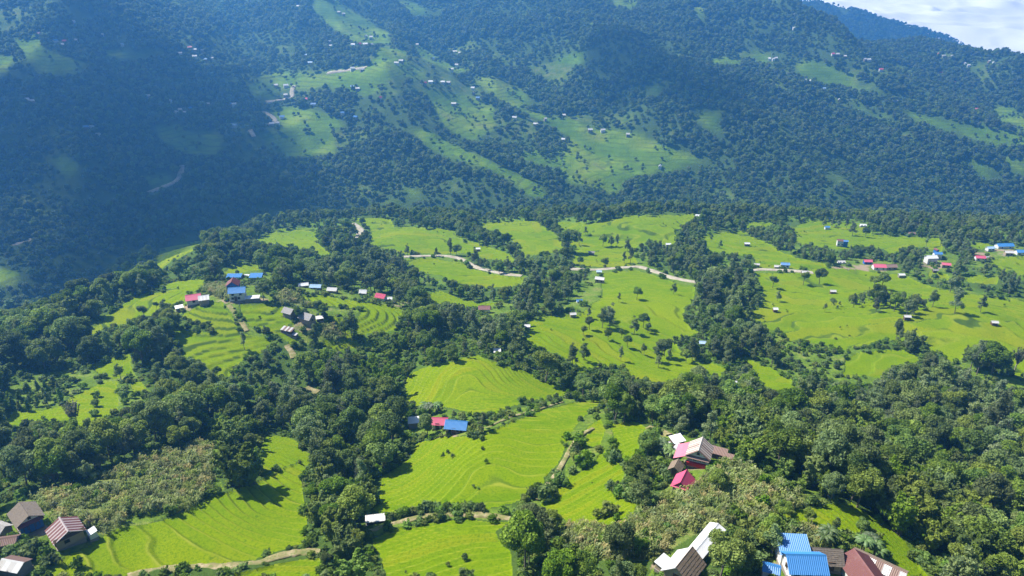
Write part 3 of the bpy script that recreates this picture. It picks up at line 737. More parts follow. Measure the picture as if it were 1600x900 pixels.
def broadleaf(seed, leaf=0.30, per=120, core=0.72):
    r = np.random.default_rng(seed); h = 11.5 + 2 * r.random(); lobes = []
    rx = 3.3 + 0.8 * r.random(); rz = 3.9 + 0.6 * r.random(); cz = h - rz * 0.95
    for k in range(17):
        d = unit(r.normal(size=3)); d[2] = abs(d[2]) * 1.1 - 0.45; d = unit(d)
        f = 0.62 + 0.38 * r.random()
        lobes.append((d[0] * rx * f, d[1] * rx * f, cz + d[2] * rz * f * 0.9, 1.15 + 0.95 * r.random()))
    lobes.append((0, 0, cz, rx * 0.62))
    return branchy_trunk(r, h, 0.28, [np.array(l[:3]) for l in lobes[:7]]), lobed_crown(r, lobes, per, leaf, 0.7, core), h, rx + 1.3
def alder(seed, leaf=0.27, per=90, core=0.0):
    r = np.random.default_rng(seed); h = 12 + 3 * r.random(); lobes = []
    for k in range(21):
        t = r.random(); z = h * (0.24 + 0.74 * t); wd = (2.7 * (1 - t) ** 0.7 + 0.4) * (0.5 + 0.5 * r.random())
        a = r.random() * 6.283
        lobes.append((math.cos(a) * wd, math.sin(a) * wd, z, 0.75 + 0.75 * r.random() * (1.15 - t)))
    for z in (0.4, 0.55, 0.7): lobes.append((0, 0, h * z, 1.35 - 0.6 * (z - 0.4)))
    return branchy_trunk(r, h, 0.2, [np.array(l[:3]) for l in lobes[:9]], 0.2), lobed_crown(r, lobes, per, leaf, 0.6, 0.55, 0.6, 0.9, 0.1), h, 3.2
def bamboo(seed, leaf=0.27, nculm=26, per=150):
    r = np.random.default_rng(seed); H = 10.5 + 2.5 * r.random(); stems = []; lv = []
    for k in range(nculm):
        a = r.random() * 6.283; o = np.array([math.cos(a), math.sin(a), 0]); b0 = o * 1.1 * r.random(); hh = H * (0.55 + 0.45 * r.random()); lean = 0.8 + 2.9 * r.random()
        t = np.linspace(0, 1, 9)[:, None]
        path = b0 + o * (lean * (0.3 * t + 0.8 * t ** 3)) + np.array([0, 0, 1.0]) * hh * (t - 0.24 * t ** 5)
        path[0, 2] = -0.6
        stems.append(tube(path, np.linspace(0.07, 0.02, 9), 4))
        tt = 0.2 + 0.8 * r.random(per) ** 0.75
        ip = np.stack([np.interp(tt, np.linspace(0, 1, 9), path[:, c]) for c in range(3)], 1)
        sp = (0.78 * np.sin(np.clip(tt * 1.05, 0, 1) * math.pi) ** 0.7 + 0.22)[:, None]
        dd = unit(r.normal(size=(per, 3)))
        p = ip + dd * sp * r.random((per, 1)) ** 0.4
        lv.append(cards(p, unit(dd * 0.9 + o * 0.2 + np.array([0, 0, 0.45]) + 0.35 * r.normal(size=dd.shape)), leaf, 1.7, r, 0.4))
    return cat(stems), cat(lv), H, 3.6
def shrub(seed, leaf=0.26, per=75):
    r = np.random.default_rng(seed); lobes = []
    for k in range(7):
        a = r.random() * 6.283; q = r.random() * 0.85
        lobes.append((math.cos(a) * q, math.sin(a) * q, 0.55 + 0.75 * r.random(), 0.42 + 0.35 * r.random()))
    stem = cat([tube([[0, 0, -0.4], [0.03, 0, 0.5], np.array(l[:3]) * 0.9], [0.06, 0.05, 0.02], 5) for l in lobes[:4]])
    return stem, lobed_crown(r, lobes, per, leaf, 0.7, 0.75), 1.9, 1.5
def orchard(seed):
    r = np.random.default_rng(seed); lobes = []
    for k in range(12):
        t = r.random(); wd = 0.95 * (1 - t) ** 0.8 * r.random(); a = r.random() * 6.283
        lobes.append((math.cos(a) * wd, math.sin(a) * wd, 0.8 + 3.2 * t, 0.38 + 0.42 * (1 - t)))
    return cat([tube([[0, 0, -0.4], [0, 0, 2.0], [0, 0, 3.8]], [0.1, 0.07, 0.02], 5)]), lobed_crown(r, lobes, 85, 0.24, 0.6, 0.8), 4.2, 1.3
def baretree(seed):
    r = np.random.default_rng(seed); parts = [tube([[0, 0, -0.6], [0.1, 0, 1.6], [0.2, 0.1, 3.0]], [0.24, 0.2, 0.16], 6)]; lv = []
    for k in range(30):
        a = r.random() * 6.283; o = np.array([math.cos(a), math.sin(a), 0]); L = 5.2 + 3.4 * r.random(); le = 0.6 + 2.0 * r.random()
        t = np.linspace(0, 1, 5)[:, None]
        path = np.array([0.15, 0.05, 1.5 + 1.5 * r.random()]) + o * le * t ** 0.8 + np.array([0, 0, 1.0]) * (L - 1.6) * t
        parts.append(tube(path, np.linspace(0.07, 0.015, 5), 4))
        tt = 0.4 + 0.6 * r.random(42); ip = np.stack([np.interp(tt, np.linspace(0, 1, 5), path[:, c]) for c in range(3)], 1)
        dd = unit(r.normal(size=(42, 3)))
        lv.append(cards(ip + dd * 0.42 * r.random((42, 1)), dd, 0.20, 1.3, r))
    return cat(parts), cat(lv), 8.5, 2.6
def banana(seed):
    r = np.random.default_rng(seed); st = []; lv = []
    for s in range(3):
        b = np.array([0.9 * r.normal(), 0.9 * r.normal(), 0]) if s else np.zeros(3); H = 2.6 + 1.2 * r.random()
        st.append(tube([b + [0, 0, -0.4], b + [0, 0, H * 0.6], b + [0, 0, H]], [0.19, 0.15, 0.09], 7))
        for k in range(8):
            a = k * 0.785 + 0.4 * r.random(); o = np.array([math.cos(a), math.sin(a), 0]); sd = np.array([-o[1], o[0], 0]); L = 2.0 + 0.7 * r.random(); up = 1.5 + 0.7 * r.random()
            pts = []
            for i in range(7):
                t = i / 6; c = b + [0, 0, H] + o * L * t * 0.9 + np.array([0, 0, up * t - (up + 0.9) * t * t * 0.75])
                wd = 0.36 * math.sin(math.pi * min(1, 0.08 + t * 0.92)) ** 0.6 + 0.02
                pts += [c + sd * wd + [0, 0, -0.1], c + [0, 0, 0.05], c - sd * wd + [0, 0, -0.1]]
            f = []
            for i in range(6):
                for j in range(2): f.append([i * 3 + j, i * 3 + j + 1, i * 3 + j + 4, i * 3 + j + 3])
            lv.append((np.array(pts), np.array(f)))
    return cat(st), cat(lv), 4.6, 2.6
def corn(seed):
    r = np.random.default_rng(seed); lv = []
    for s in range(5):
        b = np.array([0.45 * r.normal(), 0.45 * r.normal(), 0]); H = 1.5 + 0.7 * r.random()
        lv.append(tube([b + [0, 0, -0.3], b + [0.05 * r.normal(), 0.05 * r.normal(), H]], [0.035, 0.015], 3))
        for k in range(8):
            a = r.random() * 6.283; o = np.array([math.cos(a), math.sin(a), 0]); sd = np.array([-o[1], o[0], 0]) * 0.075; z = H * (0.25 + 0.7 * r.random()); L = 0.55 + 0.4 * r.random()
            c0 = b + [0, 0, z]; c1 = c0 + o * L * 0.55 + [0, 0, 0.28]; c2 = c0 + o * L + [0, 0, -0.15]
            lv.append((np.array([c0 - sd, c0 + sd, c1 + sd * 1.3, c1 - sd * 1.3, c2]), np.array([[0, 1, 2, 3]])))
            lv.append((np.array([c1 - sd * 1.3, c1 + sd * 1.3, c2 + sd * 0.3, c2 - sd * 0.3]), np.array([[0, 1, 2, 3]])))
    return None, cat(lv), 2.1, 1.2
def lowtree(seed, leaf=1.05):
    r = np.random.default_rng(seed); h = 11.0; lobes = []
    for k in range(9):
        d = unit(r.normal(size=3)); d[2] = abs(d[2]) * 1.1 - 0.4; d = unit(d); f = 0.6 + 0.45 * r.random()
        lobes.append((d[0] * 3.2 * f, d[1] * 3.2 * f, 6.6 + d[2] * 3.6 * f, 1.5 + 1.0 * r.random()))
    lobes.append((0, 0, 6.3, 2.7))
    tr = cat([tube([[0, 0, -1], [0, 0, 5]], [0.3, 0.2], 5)])
    return tr, lobed_crown(r, lobes, 9.0, leaf, 0.75, 0.86, 0.25, 0.6), h, 4.3

STOCK = {}        # kind -> list of (trunk mesh, crown mesh, height, radius)
BUILD = dict(broadleaf_tree=(broadleaf, 5, 'broad'), alder_tree=(alder, 4, 'alder'), bamboo_clump=(bamboo, 4, 'bamboo'), shrub=(shrub, 4, 'shrub'),
             orchard_tree=(orchard, 3, 'shrub'), bare_tree=(baretree, 1, 'pale'), banana_plant=(banana, 3, 'banana'), corn=(corn, 5, 'cornleaf'), lowtree=(lowtree, 5, 'far'))
STOCKCOL = {}
for kind, (fn, nvar, mk) in BUILD.items():
    STOCK[kind] = []; c = bpy.data.collections.new('stock_' + kind); STOCKCOL[kind] = c
    for i in range(nvar):
        tr, cr, h, rad = fn(100 + 17 * i + len(kind))
        mt = make_mesh(kind + '_trunk', tr[0], tr[1], M['palebark' if kind == 'bare_tree' else 'bark'], None, True) if tr else None
        mc = make_mesh(kind + '_crown', cr[0], cr[1], M[mk])
        STOCK[kind].append((mt, mc, h, rad))
        if tr:
            o = len(tr[0]); nf = sum(len(f) for f in cr[1])
            q = [f for f in tr[1]] + [f + o for f in cr[1]]
            mi = np.concatenate([np.full(len(f), 1) for f in tr[1]] + [np.zeros(len(f), int) for f in cr[1]])
            mj = make_mesh(kind + '_whole', np.concatenate([tr[0], cr[0]]), q, [M[mk], M['bark']], mi)
        else: mj = mc
        ob = bpy.data.objects.new('%s_%02d' % (kind, i), mj); c.objects.link(ob)
def scatter(name, kind, P, rz, scl, label, cat_):
    P = np.asarray(P, np.float32); n = len(P)
    me = bpy.data.meshes.new(name); me.vertices.add(n); me.vertices.foreach_set('co', P.ravel())
    rot = np.zeros((n, 3), np.float32); rot[:, 2] = rz; rot[:, 0] = rng.normal(size=n) * 0.05; rot[:, 1] = rng.normal(size=n) * 0.05
    a = me.attributes.new('rot', 'FLOAT_VECTOR', 'POINT'); a.data.foreach_set('vector', rot.ravel())
    a = me.attributes.new('scl', 'FLOAT_VECTOR', 'POINT'); a.data.foreach_set('vector', np.asarray(scl, np.float32).ravel())
    a = me.attributes.new('pick', 'INT', 'POINT'); a.data.foreach_set('value', rng.integers(0, len(STOCK[kind]), n).astype(np.int32))
    o = link(name, me)
    g = bpy.data.node_groups.new('scatter_' + name, 'GeometryNodeTree')
    g.interface.new_socket('Geometry', in_out='INPUT', socket_type='NodeSocketGeometry'); g.interface.new_socket('Geometry', in_out='OUTPUT', socket_type='NodeSocketGeometry')
    gi = g.nodes.new('NodeGroupInput'); go = g.nodes.new('NodeGroupOutput'); ip = g.nodes.new('GeometryNodeInstanceOnPoints'); ci = g.nodes.new('GeometryNodeCollectionInfo')
    ci.inputs['Collection'].default_value = STOCKCOL[kind]; ci.inputs['Separate Children'].default_value = True; ci.inputs['Reset Children'].default_value = True
    def na(nm, t):
        x = g.nodes.new('GeometryNodeInputNamedAttribute'); x.data_type = t; x.inputs['Name'].default_value = nm; return [s for s in x.outputs if s.enabled][0]
    g.links.new(gi.outputs[0], ip.inputs['Points']); g.links.new(ci.outputs[0], ip.inputs['Instance']); ip.inputs['Pick Instance'].default_value = True
    g.links.new(na('pick', 'INT'), ip.inputs['Instance Index']); g.links.new(na('rot', 'FLOAT_VECTOR'), ip.inputs['Rotation']); g.links.new(na('scl', 'FLOAT_VECTOR'), ip.inputs['Scale'])
    g.links.new(ip.outputs[0], go.inputs[0])
    md = o.modifiers.new('scatter', 'NODES'); md.node_group = g
    return tag(o, label, cat_, None, 'stuff')

# ------------------------------------------------------------------ houses
def mat_tin(name, col, rough=0.45, wear=0.25, rust=(0.22, 0.11, 0.07)):
    m, t, o = new_mat(name); g = N(t); p = g.obj(); n = g.noise(p, 0.9, 4, 0.65); n2 = g.noise(p, 4.0, 3)
    c = g.mix(g.ramp(n, (0.55, (0, 0, 0)), (0.78, (wear, wear, wear))), col, rust)
    c = g.mix(g.math('MULTIPLY', n2, 0.25), c, tuple(x * 0.7 for x in col))
    g.l(g.principled(c, rough, 0.4, g.bump(n2, 0.2, 0.03)), o.inputs[0]); return m
def mat_wall(name, a, b, sc_=1.2):
    m, t, o = new_mat(name); g = N(t); p = g.obj(); n = g.noise(p, sc_, 5, 0.65)
    g.l(g.principled(g.mix(n, a, b), 0.9, 0.1, g.bump(g.noise(p, sc_ * 5, 3), 0.4, 0.05)), o.inputs[0]); return m
M.update(pink=mat_tin('pink_tin', (0.52, 0.070, 0.145), wear=0.25, rust=(0.45, 0.22, 0.24)), blue=mat_tin('blue_tin', (0.040, 0.190, 0.46), wear=0.2, rust=(0.16, 0.30, 0.45)), white=mat_tin('white_tin', (0.60, 0.61, 0.62), 0.5, 0.25),
  silver=mat_tin('old_tin', (0.50, 0.49, 0.48), 0.5, 0.5), rustred=mat_tin('rust_red_tin', (0.15, 0.050, 0.045), 0.6, 0.35, (0.30, 0.20, 0.17)), brown=mat_tin('brown_tin', (0.20, 0.125, 0.10), 0.6, 0.4),
  maroon=mat_tin('maroon_tin', (0.17, 0.045, 0.045), 0.55, 0.2), paleblue=mat_tin('pale_blue_tin', (0.30, 0.45, 0.62), 0.5, 0.15),
  tanstripe=mat_tin('faded_tin', (0.50, 0.44, 0.39), 0.55, 0.5), pinkgrey=mat_tin('faded_grey_tin', (0.40, 0.34, 0.34), 0.55, 0.5),
  slate=mat_wall('slate', (0.085, 0.070, 0.058), (0.22, 0.185, 0.150), 2.5), thatch=mat_wall('thatch', (0.12, 0.085, 0.058), (0.27, 0.21, 0.155), 2.0), greyroof=mat_wall('grey_slate', (0.20, 0.19, 0.185), (0.40, 0.385, 0.37), 2.2),
  wwhite=mat_wall('white_wash', (0.55, 0.55, 0.53), (0.75, 0.75, 0.73)), wtan=mat_wall('mud_plaster', (0.27, 0.20, 0.14), (0.42, 0.34, 0.25)), wstone=mat_wall('stone_wall', (0.16, 0.14, 0.12), (0.34, 0.30, 0.26), 3),
  wblue=mat_wall('blue_paint', (0.03, 0.11, 0.38), (0.05, 0.16, 0.50)), wred=mat_wall('red_paint', (0.38, 0.02, 0.03), (0.52, 0.04, 0.05)), wood=mat_wall('timber', (0.07, 0.045, 0.03), (0.17, 0.11, 0.07), 3),
  dark=mat_wall('dark_opening', (0.012, 0.012, 0.014), (0.03, 0.03, 0.03)))
def boxm(x0, x1, y0, y1, z0, z1):
    V = np.array([[x, y, z] for z in (z0, z1) for y in (y0, y1) for x in (x0, x1)], float)
    return V, np.array([[0, 2, 3, 1], [4, 5, 7, 6], [0, 1, 5, 4], [1, 3, 7, 5], [3, 2, 6, 7], [2, 0, 4, 6]])
def part(name, geo, mat, parent, midx=None, smooth=False):
    V, F = geo
    o = link(name, make_mesh(name, V, F, mat, midx, smooth), parent); return o
def roof_sheet(x0, x1, ya, za, yb, zb, kind, thick=0.09):
    """one roof slope from the ridge line (ya, za) down to the eave (yb, zb); returns geometry and a strip number per face"""
    if kind in ('slate', 'thatch', 'greyroof'):
        rows = 9 if kind != 'thatch' else 6; cols = max(6, int((x1 - x0) / 0.5)); V = []; F = []; r = np.random.default_rng(int(abs(x1 * 100)))
        for i in range(rows):                                    # overlapping courses
            f0, f1 = i / rows, (i + 1.35) / rows
            for j in range(cols):
                a = x0 + (x1 - x0) * j / cols; b = x0 + (x1 - x0) * (j + 0.97) / cols; lift = 0.05 + 0.04 * r.random(); f1j = min(f1, 1.03) + 0.02 * r.random()
                o = len(V); P0 = (ya + (yb - ya) * f0, za + (zb - za) * f0); P1 = (ya + (yb - ya) * f1j, za + (zb - za) * f1j)
                for (yy, zz, dz) in ((P0[0], P0[1], 0.0), (P1[0], P1[1], lift)):
                    for xx in (a, b): V += [[xx, yy, zz + dz + 0.02], [xx, yy, zz + dz - 0.06]]
                F += [[o, o + 2, o + 6, o + 4], [o + 1, o + 5, o + 7, o + 3], [o + 4, o + 6, o + 7, o + 5], [o, o + 4, o + 5, o + 1], [o + 2, o + 3, o + 7, o + 6]]
        return (np.array(V), np.array(F)), None
    n = max(8, int((x1 - x0) / 0.16)); xs = np.linspace(x0, x1, n + 1); wav = 0.035 * np.where(np.arange(n + 1) % 2, 1, -1)
    nv = np.array([0, -(zb - za), (yb - ya)]); nv = nv / np.linalg.norm(nv); nv = nv if nv[2] > 0 else -nv
    top = []; 
    for (yy, zz) in ((ya, za), ((ya + yb) / 2, (za + zb) / 2 - 0.02), (yb, zb)):
        top.append(np.c_[xs, np.full(n + 1, yy), np.full(n + 1, zz)] + nv * wav[:, None])
    T = np.stack(top); Bt = T - nv * thick; V = np.concatenate([T.reshape(-1, 3), Bt.reshape(-1, 3)]); k = n + 1; F = []; mi = []
    for s in range(2):
        for j in range(n):
            a = s * k + j; b = a + 1; c = a + k + 1; d = a + k
            F += [[a, b, c, d], [a + 3 * k, d + 3 * k, c + 3 * k, b + 3 * k]]; mi += [j, j]
    for j in range(n): F.append([2 * k + j, 2 * k + j + 1, 5 * k + j + 1, 5 * k + j]); mi.append(j)
    for s in range(2):
        for j in (0, n): F.append([s * k + j, (s + 1) * k + j, (s + 4) * k + j, (s + 3) * k + j]); mi.append(min(j, n - 1))
    return (V, np.array(F)), (np.array(mi) * (x1 - x0) / n)
HOUSES = []
def house(name, u, v, L, W, H, yaw, roof='blue', roof2=None, wall='wwhite', label='', cat_='house', rise=None, ov=0.45, form='gable', stripes=None, windows=(), door=None, group=None, detail=2,
          pent=None, plinth=True, porch=None, band=None, margin=3, ridge=True):
    """ridge along local x; windows: (side, along, height, width, tall) with side in 'f','b' (long walls) or 'l','r' (gable ends)"""
    p = spot(u, v)
    o = link(name, None); o.location = (p[0], p[1], p[2] + 0.15); o.rotation_euler = (0, 0, R(yaw))
    tag(o, label, cat_, group)
    rise = rise if rise is not None else W * 0.32
    l, w_ = L / 2, W / 2
    if plinth and detail > 1: part('plinth', boxm(-l - 0.12, l + 0.12, -w_ - 0.12, w_ + 0.12, -2.2, 0.25), M['wstone'], o)
    z0 = 0.25 if (plinth and detail > 1) else -1.5
    if form == 'gable':
        V = np.array([[x, y, z] for x in (-l, l) for (y, z) in ((-w_, z0), (w_, z0), (w_, H), (0, H + rise), (-w_, H))], float)
        F = [np.array([[0, 5, 9, 4], [1, 2, 7, 6], [0, 1, 6, 5]]), np.array([[0, 4, 3, 2, 1], [5, 6, 7, 8, 9]])]
        part('wall', (V, F), M[wall], o)
        s = rise / w_; e = w_ + ov; ze = H - s * ov + 0.06; zr = H + rise + 0.09
        for sgn, rk in ((-1, roof), (1, roof2 or roof)):
            geo, mi = roof_sheet(-l - ov, l + ov, 0.0 if sgn < 0 else 0.0, zr, sgn * e, ze, rk)
            mats = [M[rk]]; idx = None
            if stripes and mi is not None and stripes[0] in (rk, 'all'):
                mats = [M[rk], M[stripes[1]]]; idx = ((mi // stripes[2]).astype(int) % 2)
            part('roof', geo, mats, o, idx)
        if ridge:
            V = np.array([[x, y, z] for x in (-l - ov, l + ov) for (y, z) in ((-0.22, zr - 0.02 - 0.2 * s), (0, zr + 0.09), (0.22, zr - 0.02 - 0.2 * s))])
            part('ridge_cap', (V, np.array([[0, 1, 4, 3], [1, 2, 5, 4]])), M[roof if roof in ('slate', 'thatch') else (stripes[1] if stripes else roof)], o)
    else:                                                   # single slope: high side +y
        V = np.array([[x, y, z] for x in (-l, l) for (y, z) in ((-w_, z0), (w_, z0), (w_, H + rise), (-w_, H))], float)
        part('wall', (V, [np.array([[0, 4, 7, 3], [1, 2, 6, 5], [0, 1, 5, 4], [0, 3, 2, 1], [4, 5, 6, 7]])]), M[wall], o)
        s = rise / W
        geo, mi = roof_sheet(-l - ov, l + ov, w_ + ov, H + rise + s * ov + 0.09, -w_ - ov, H - s * ov + 0.09, roof)
        mats = [M[roof]]; idx = None
        if stripes and mi is not None: mats = [M[roof], M[stripes[1]]]; idx = ((mi // stripes[2]).astype(int) % 2)
        part('roof', geo, mats, o, idx)
    def opening(nm, side, a, z, wd, ht, m_in, m_fr):
        t = 0.05
        if side in 'fb':
            y = -w_ if side == 'f' else w_; sg = -1 if side == 'f' else 1
            pane = boxm(a - wd / 2, a + wd / 2, min(y, y + sg * t), max(y, y + sg * t), z, z + ht)
            fr = [boxm(a - wd / 2 - 0.1, a - wd / 2, min(y, y + sg * .1), max(y, y + sg * .1), z - .1, z + ht + .1), boxm(a + wd / 2, a + wd / 2 + .1, min(y, y + sg * .1), max(y, y + sg * .1), z - .1, z + ht + .1), boxm(a - wd / 2, a + wd / 2, min(y, y + sg * .1), max(y, y + sg * .1), z + ht, z + ht + .1)]
        else:
            x = -l if side == 'l' else l; sg = -1 if side == 'l' else 1
            pane = boxm(min(x, x + sg * t), max(x, x + sg * t), a - wd / 2, a + wd / 2, z, z + ht)
            fr = [boxm(min(x, x + sg * .1), max(x, x + sg * .1), a - wd / 2 - .1, a - wd / 2, z - .1, z + ht + .1), boxm(min(x, x + sg * .1), max(x, x + sg * .1), a + wd / 2, a + wd / 2 + .1, z - .1, z + ht + .1), boxm(min(x, x + sg * .1), max(x, x + sg * .1), a - wd / 2, a + wd / 2, z + ht, z + ht + .1)]
        q = part(nm, pane, M[m_in], o); part('frame', cat(fr), M[m_fr], q)
    for (side, a, z, wd, ht) in windows: opening('window', side, a, z, wd, ht, 'dark', 'wood')
    if door: opening('door', door[0], door[1], 0.25, 0.9, 1.9, 'wood', 'wood')
    if pent:                                                # small lean-to roof across a gable end
        side, z, depth, rk = pent; sg = -1 if side == 'l' else 1; x0 = sg * l
        V = np.array([[x0, -w_ - ov * .6, z + .45], [x0, w_ + ov * .6, z + .45], [x0 + sg * depth, w_ + ov * .6, z], [x0 + sg * depth, -w_ - ov * .6, z]]); V = np.r_[V, V - [0, 0, .08]]
        part('pent_roof', (V, np.array([[0, 1, 2, 3], [4, 7, 6, 5], [2, 1, 5, 6], [3, 2, 6, 7], [0, 3, 7, 4]])), M[rk], o)
    if band:                                                # painted band / balcony on one side: (side, z0, z1, proud, material)
        side, a, b, pr, mk = band
        if side in 'lr':
            sg = -1 if side == 'l' else 1; g_ = boxm(min(sg * (l + .02), sg * (l + pr)), max(sg * (l + .02), sg * (l + pr)), -w_ - .02, w_ + .02, a, b)
        else:
            sg = -1 if side == 'f' else 1; g_ = boxm(-l - .02, l + .02, min(sg * (w_ + .02), sg * (w_ + pr)), max(sg * (w_ + .02), sg * (w_ + pr)), a, b)
        part('balcony' if pr > 0.3 else 'painted_band', g_, M[mk], o)
    if porch:                                               # extra roof carried on posts: (side, depth, material)
        side, dep, rk = porch; sg = -1 if side == 'f' else 1; s = rise / w_; e = w_ + ov; ze = H - s * ov + .03
        geo, mi = roof_sheet(-l - ov, l + ov, sg * (e - 0.15), ze - 0.02, sg * (e + dep), ze - s * dep * 0.75, rk); part('porch_roof', geo, M[rk], o)
        for x in (-l, 0, l): part('post', boxm(x - .08, x + .08, sg * (e + dep - .3) - .08, sg * (e + dep - .3) + .08, -1.5, ze - s * dep * .7 - .05), M['wood'], o)
    # leave the house in plain sight
    c = math.cos(R(yaw)); s_ = math.sin(R(yaw)); pts = []
    for x in (-l - ov, l + ov):
        for y in (-w_ - ov, w_ + ov):
            for z in (0, H + (rise if form == 'gable' and 0 else 0)): pts.append([p[0] + c * x - s_ * y, p[1] + s_ * x + c * y, p[2] + z])
    pts.append([p[0], p[1], p[2] + H + rise])
    uu, vv, dd = project(np.array(pts))
    cu, cv = (uu.min() + uu.max()) / 2, (vv.min() + vv.max()) / 2
    keep_open(cu, cv, (uu.max() - uu.min()) / 2 * (0.9 if margin else 0.5) , (vv.max() - vv.min()) / 2 * (0.9 if margin else 0.5))
    HOUSES.append((p[0], p[1], max(L, W) / 2 + 0.8))
    return o
# --- bottom left
house('farmhouse', 47, 823, 5.2, 4.1, 3.3, -43, 'slate', None, 'wwhite', 'white farmhouse with brown slate roof and blue front at the bottom left', rise=1.2, ov=0.55,
      windows=[('f', -0.4, 1.3, 0.9, 0.8), ('r', 0.0, 3.45, 0.4, 0.5), ('r', -1.1, 1.2, 0.6, 0.8), ('r', 1.1, 1.2, 0.6, 0.8)], door=('r', 0.0), pent=('r', 2.75, 0.8, 'maroon'), band=('r', 0.3, 2.45, 0.06, 'wblue'))
house('farmhouse', 107, 843, 4.8, 5.0, 2.5, -45, 'rustred', 'rustred', 'wtan', 'tan farmhouse with red and white striped tin roof beside the lower left rice field', rise=1.3, ov=0.55, stripes=('all', 'pinkgrey', 0.5),
      windows=[('r', 0.0, 3.2, 0.35, 0.55), ('r', -0.6, 1.0, 0.8, 0.7)], pent=('r', 2.5, 0.6, 'wood'), door=('f', 0.5))
house('shed', 146, 840, 1.8, 1.4, 1.4, -45, 'white', None, 'wwhite', 'small white tin shed against the striped roofed farmhouse', 'shed', form='mono', rise=0.3, ov=0.15)
house('shed', 4, 836, 3.2, 2.6, 1.8, -20, 'greyroof', None, 'wstone', 'grey roofed shed left of the brown slate farmhouse', 'shed', rise=0.8, ov=0.3)
house('shed', 10, 856, 4.6, 2.4, 1.7, 12, 'brown', None, 'wstone', 'long brown roofed shed near the left edge, below the slate farmhouse', 'shed', rise=0.6, ov=0.3)
house('shed', 26, 893, 4.4, 3.2, 1.8, -12, 'silver', 'brown', 'wstone', 'weathered tin shed in the bottom left corner', 'shed', rise=0.7, ov=0.3, stripes=('silver', 'white', 1.2))
# --- centre pair
house('cottage', 688, 667, 4.1, 3.4, 2.0, -3, 'pink', None, 'wwhite', 'pink roofed cottage left of the blue roofed farmhouse in the centre', rise=1.1, ov=0.4, windows=[('f', 1.0, .8, .6, .7)], door=('f', -0.6))
house('farmhouse', 714, 674, 5.6, 3.8, 2.2, -8, 'blue', None, 'wtan', 'stone farmhouse with bright blue gabled roof in the centre', rise=1.3, ov=0.45, windows=[('f', -1.6, 1.0, .6, .7), ('f', 1.6, 1.0, .6, .7), ('f', 0.6, 1.0, .6, .7)], door=('f', -0.5))
house('shed', 655, 664, 6.2, 2.4, 1.5, 8, 'white', None, 'wstone', 'long low white tin shed left of the pink roofed cottage', 'shed', form='mono', rise=0.5, ov=0.25)
# --- pink roofed farmstead
house('farmhouse', 1091, 724, 4.8, 4.6, 3.6, 67, 'brown', 'brown', 'wwhite', 'two storey white farmhouse with striped tin roof, pink porch roof and red balcony', rise=1.7, ov=0.5, stripes=('all', 'tanstripe', 0.42),
      windows=[('l', -1.4, 2.2, .5, .8), ('l', -0.4, 2.2, .5, .8), ('l', 0.6, 2.2, .5, .8), ('l', 1.6, 2.2, .5, .8), ('l', 0, 3.9, .4, .5)], band=('l', 0.9, 1.8, 0.7, 'wred'), pent=('l', 2.95, .7, 'brown'), porch=('b', 2.6, 'pink'))
house('cottage', 1066, 765, 3.8, 3.3, 2.0, 62, 'pink', None, 'wtan', 'small pink roofed cottage below the striped roofed farmhouse', rise=1.5, ov=0.5, windows=[('l', 0.6, 1.0, .6, .7), ('l', 0, 2.4, .4, .45)], door=('l', -0.6), pent=('l', 1.95, .7, 'pink'))
house('hut', 1055, 741, 2.8, 2.2, 2.0, 62, 'thatch', None, 'wtan', 'brown thatched hut squeezed beside the two pink roofed houses', 'hut', rise=0.9, ov=0.35, door=('l', 0))
house('shed', 1057, 697, 2.9, 2.3, 1.9, 22, 'white', None, 'wood', 'square pale tin shed behind the striped roofed farmhouse', 'shed', form='mono', rise=0.4, ov=0.25, stripes=('all', 'silver', 0.8))
house('shed', 1060, 711, 4.0, 2.4, 1.3, 55, 'white', None, 'wood', 'low white sheet roofed lean-to left of the pink porch roof', 'shed', form='mono', rise=0.3, ov=0.2, stripes=('all', 'silver', 1.1))
house('shed', 1041, 701, 2.0, 1.4, 1.0, 0, 'silver', None, 'wstone', 'tiny grey tin shelter among bushes left of the pale tin shed', 'shed', form='mono', rise=0.25, ov=0.15)
house('shed', 1121, 715, 3.6, 1.8, 1.5, -26, 'brown', None, 'wood', 'brown lean-to shed right of the striped roofed farmhouse', 'shed', form='mono', rise=0.5, ov=0.25)
house('shed', 1137, 720, 2.0, 1.2, 1.0, -26, 'brown', None, 'wood', 'smallest brown shed at the right end of the pink roofed farmstead', 'shed', form='mono', rise=0.3, ov=0.2)
# --- bottom: white roof and thatch
house('barn', 1100, 860, 9.6, 2.6, 2.0, 50, 'white', None, 'wtan', 'long narrow barn with glaring white tin roof', 'barn', rise=0.5, ov=0.3, door=('f', 0))
house('cottage', 1066, 900, 5.2, 4.4, 2.2, 51, 'thatch', 'silver', 'wtan', 'mud cottage with brown thatched roof beside the white roofed barn', rise=1.9, ov=0.5, door=('l', 0))
house('shed', 1037, 889, 2.6, 1.9, 1.4, 45, 'white', None, 'wtan', 'small white tin shed left of the thatched cottage', 'shed', form='mono', rise=0.3, ov=0.2, stripes=('all', 'silver', 0.9))
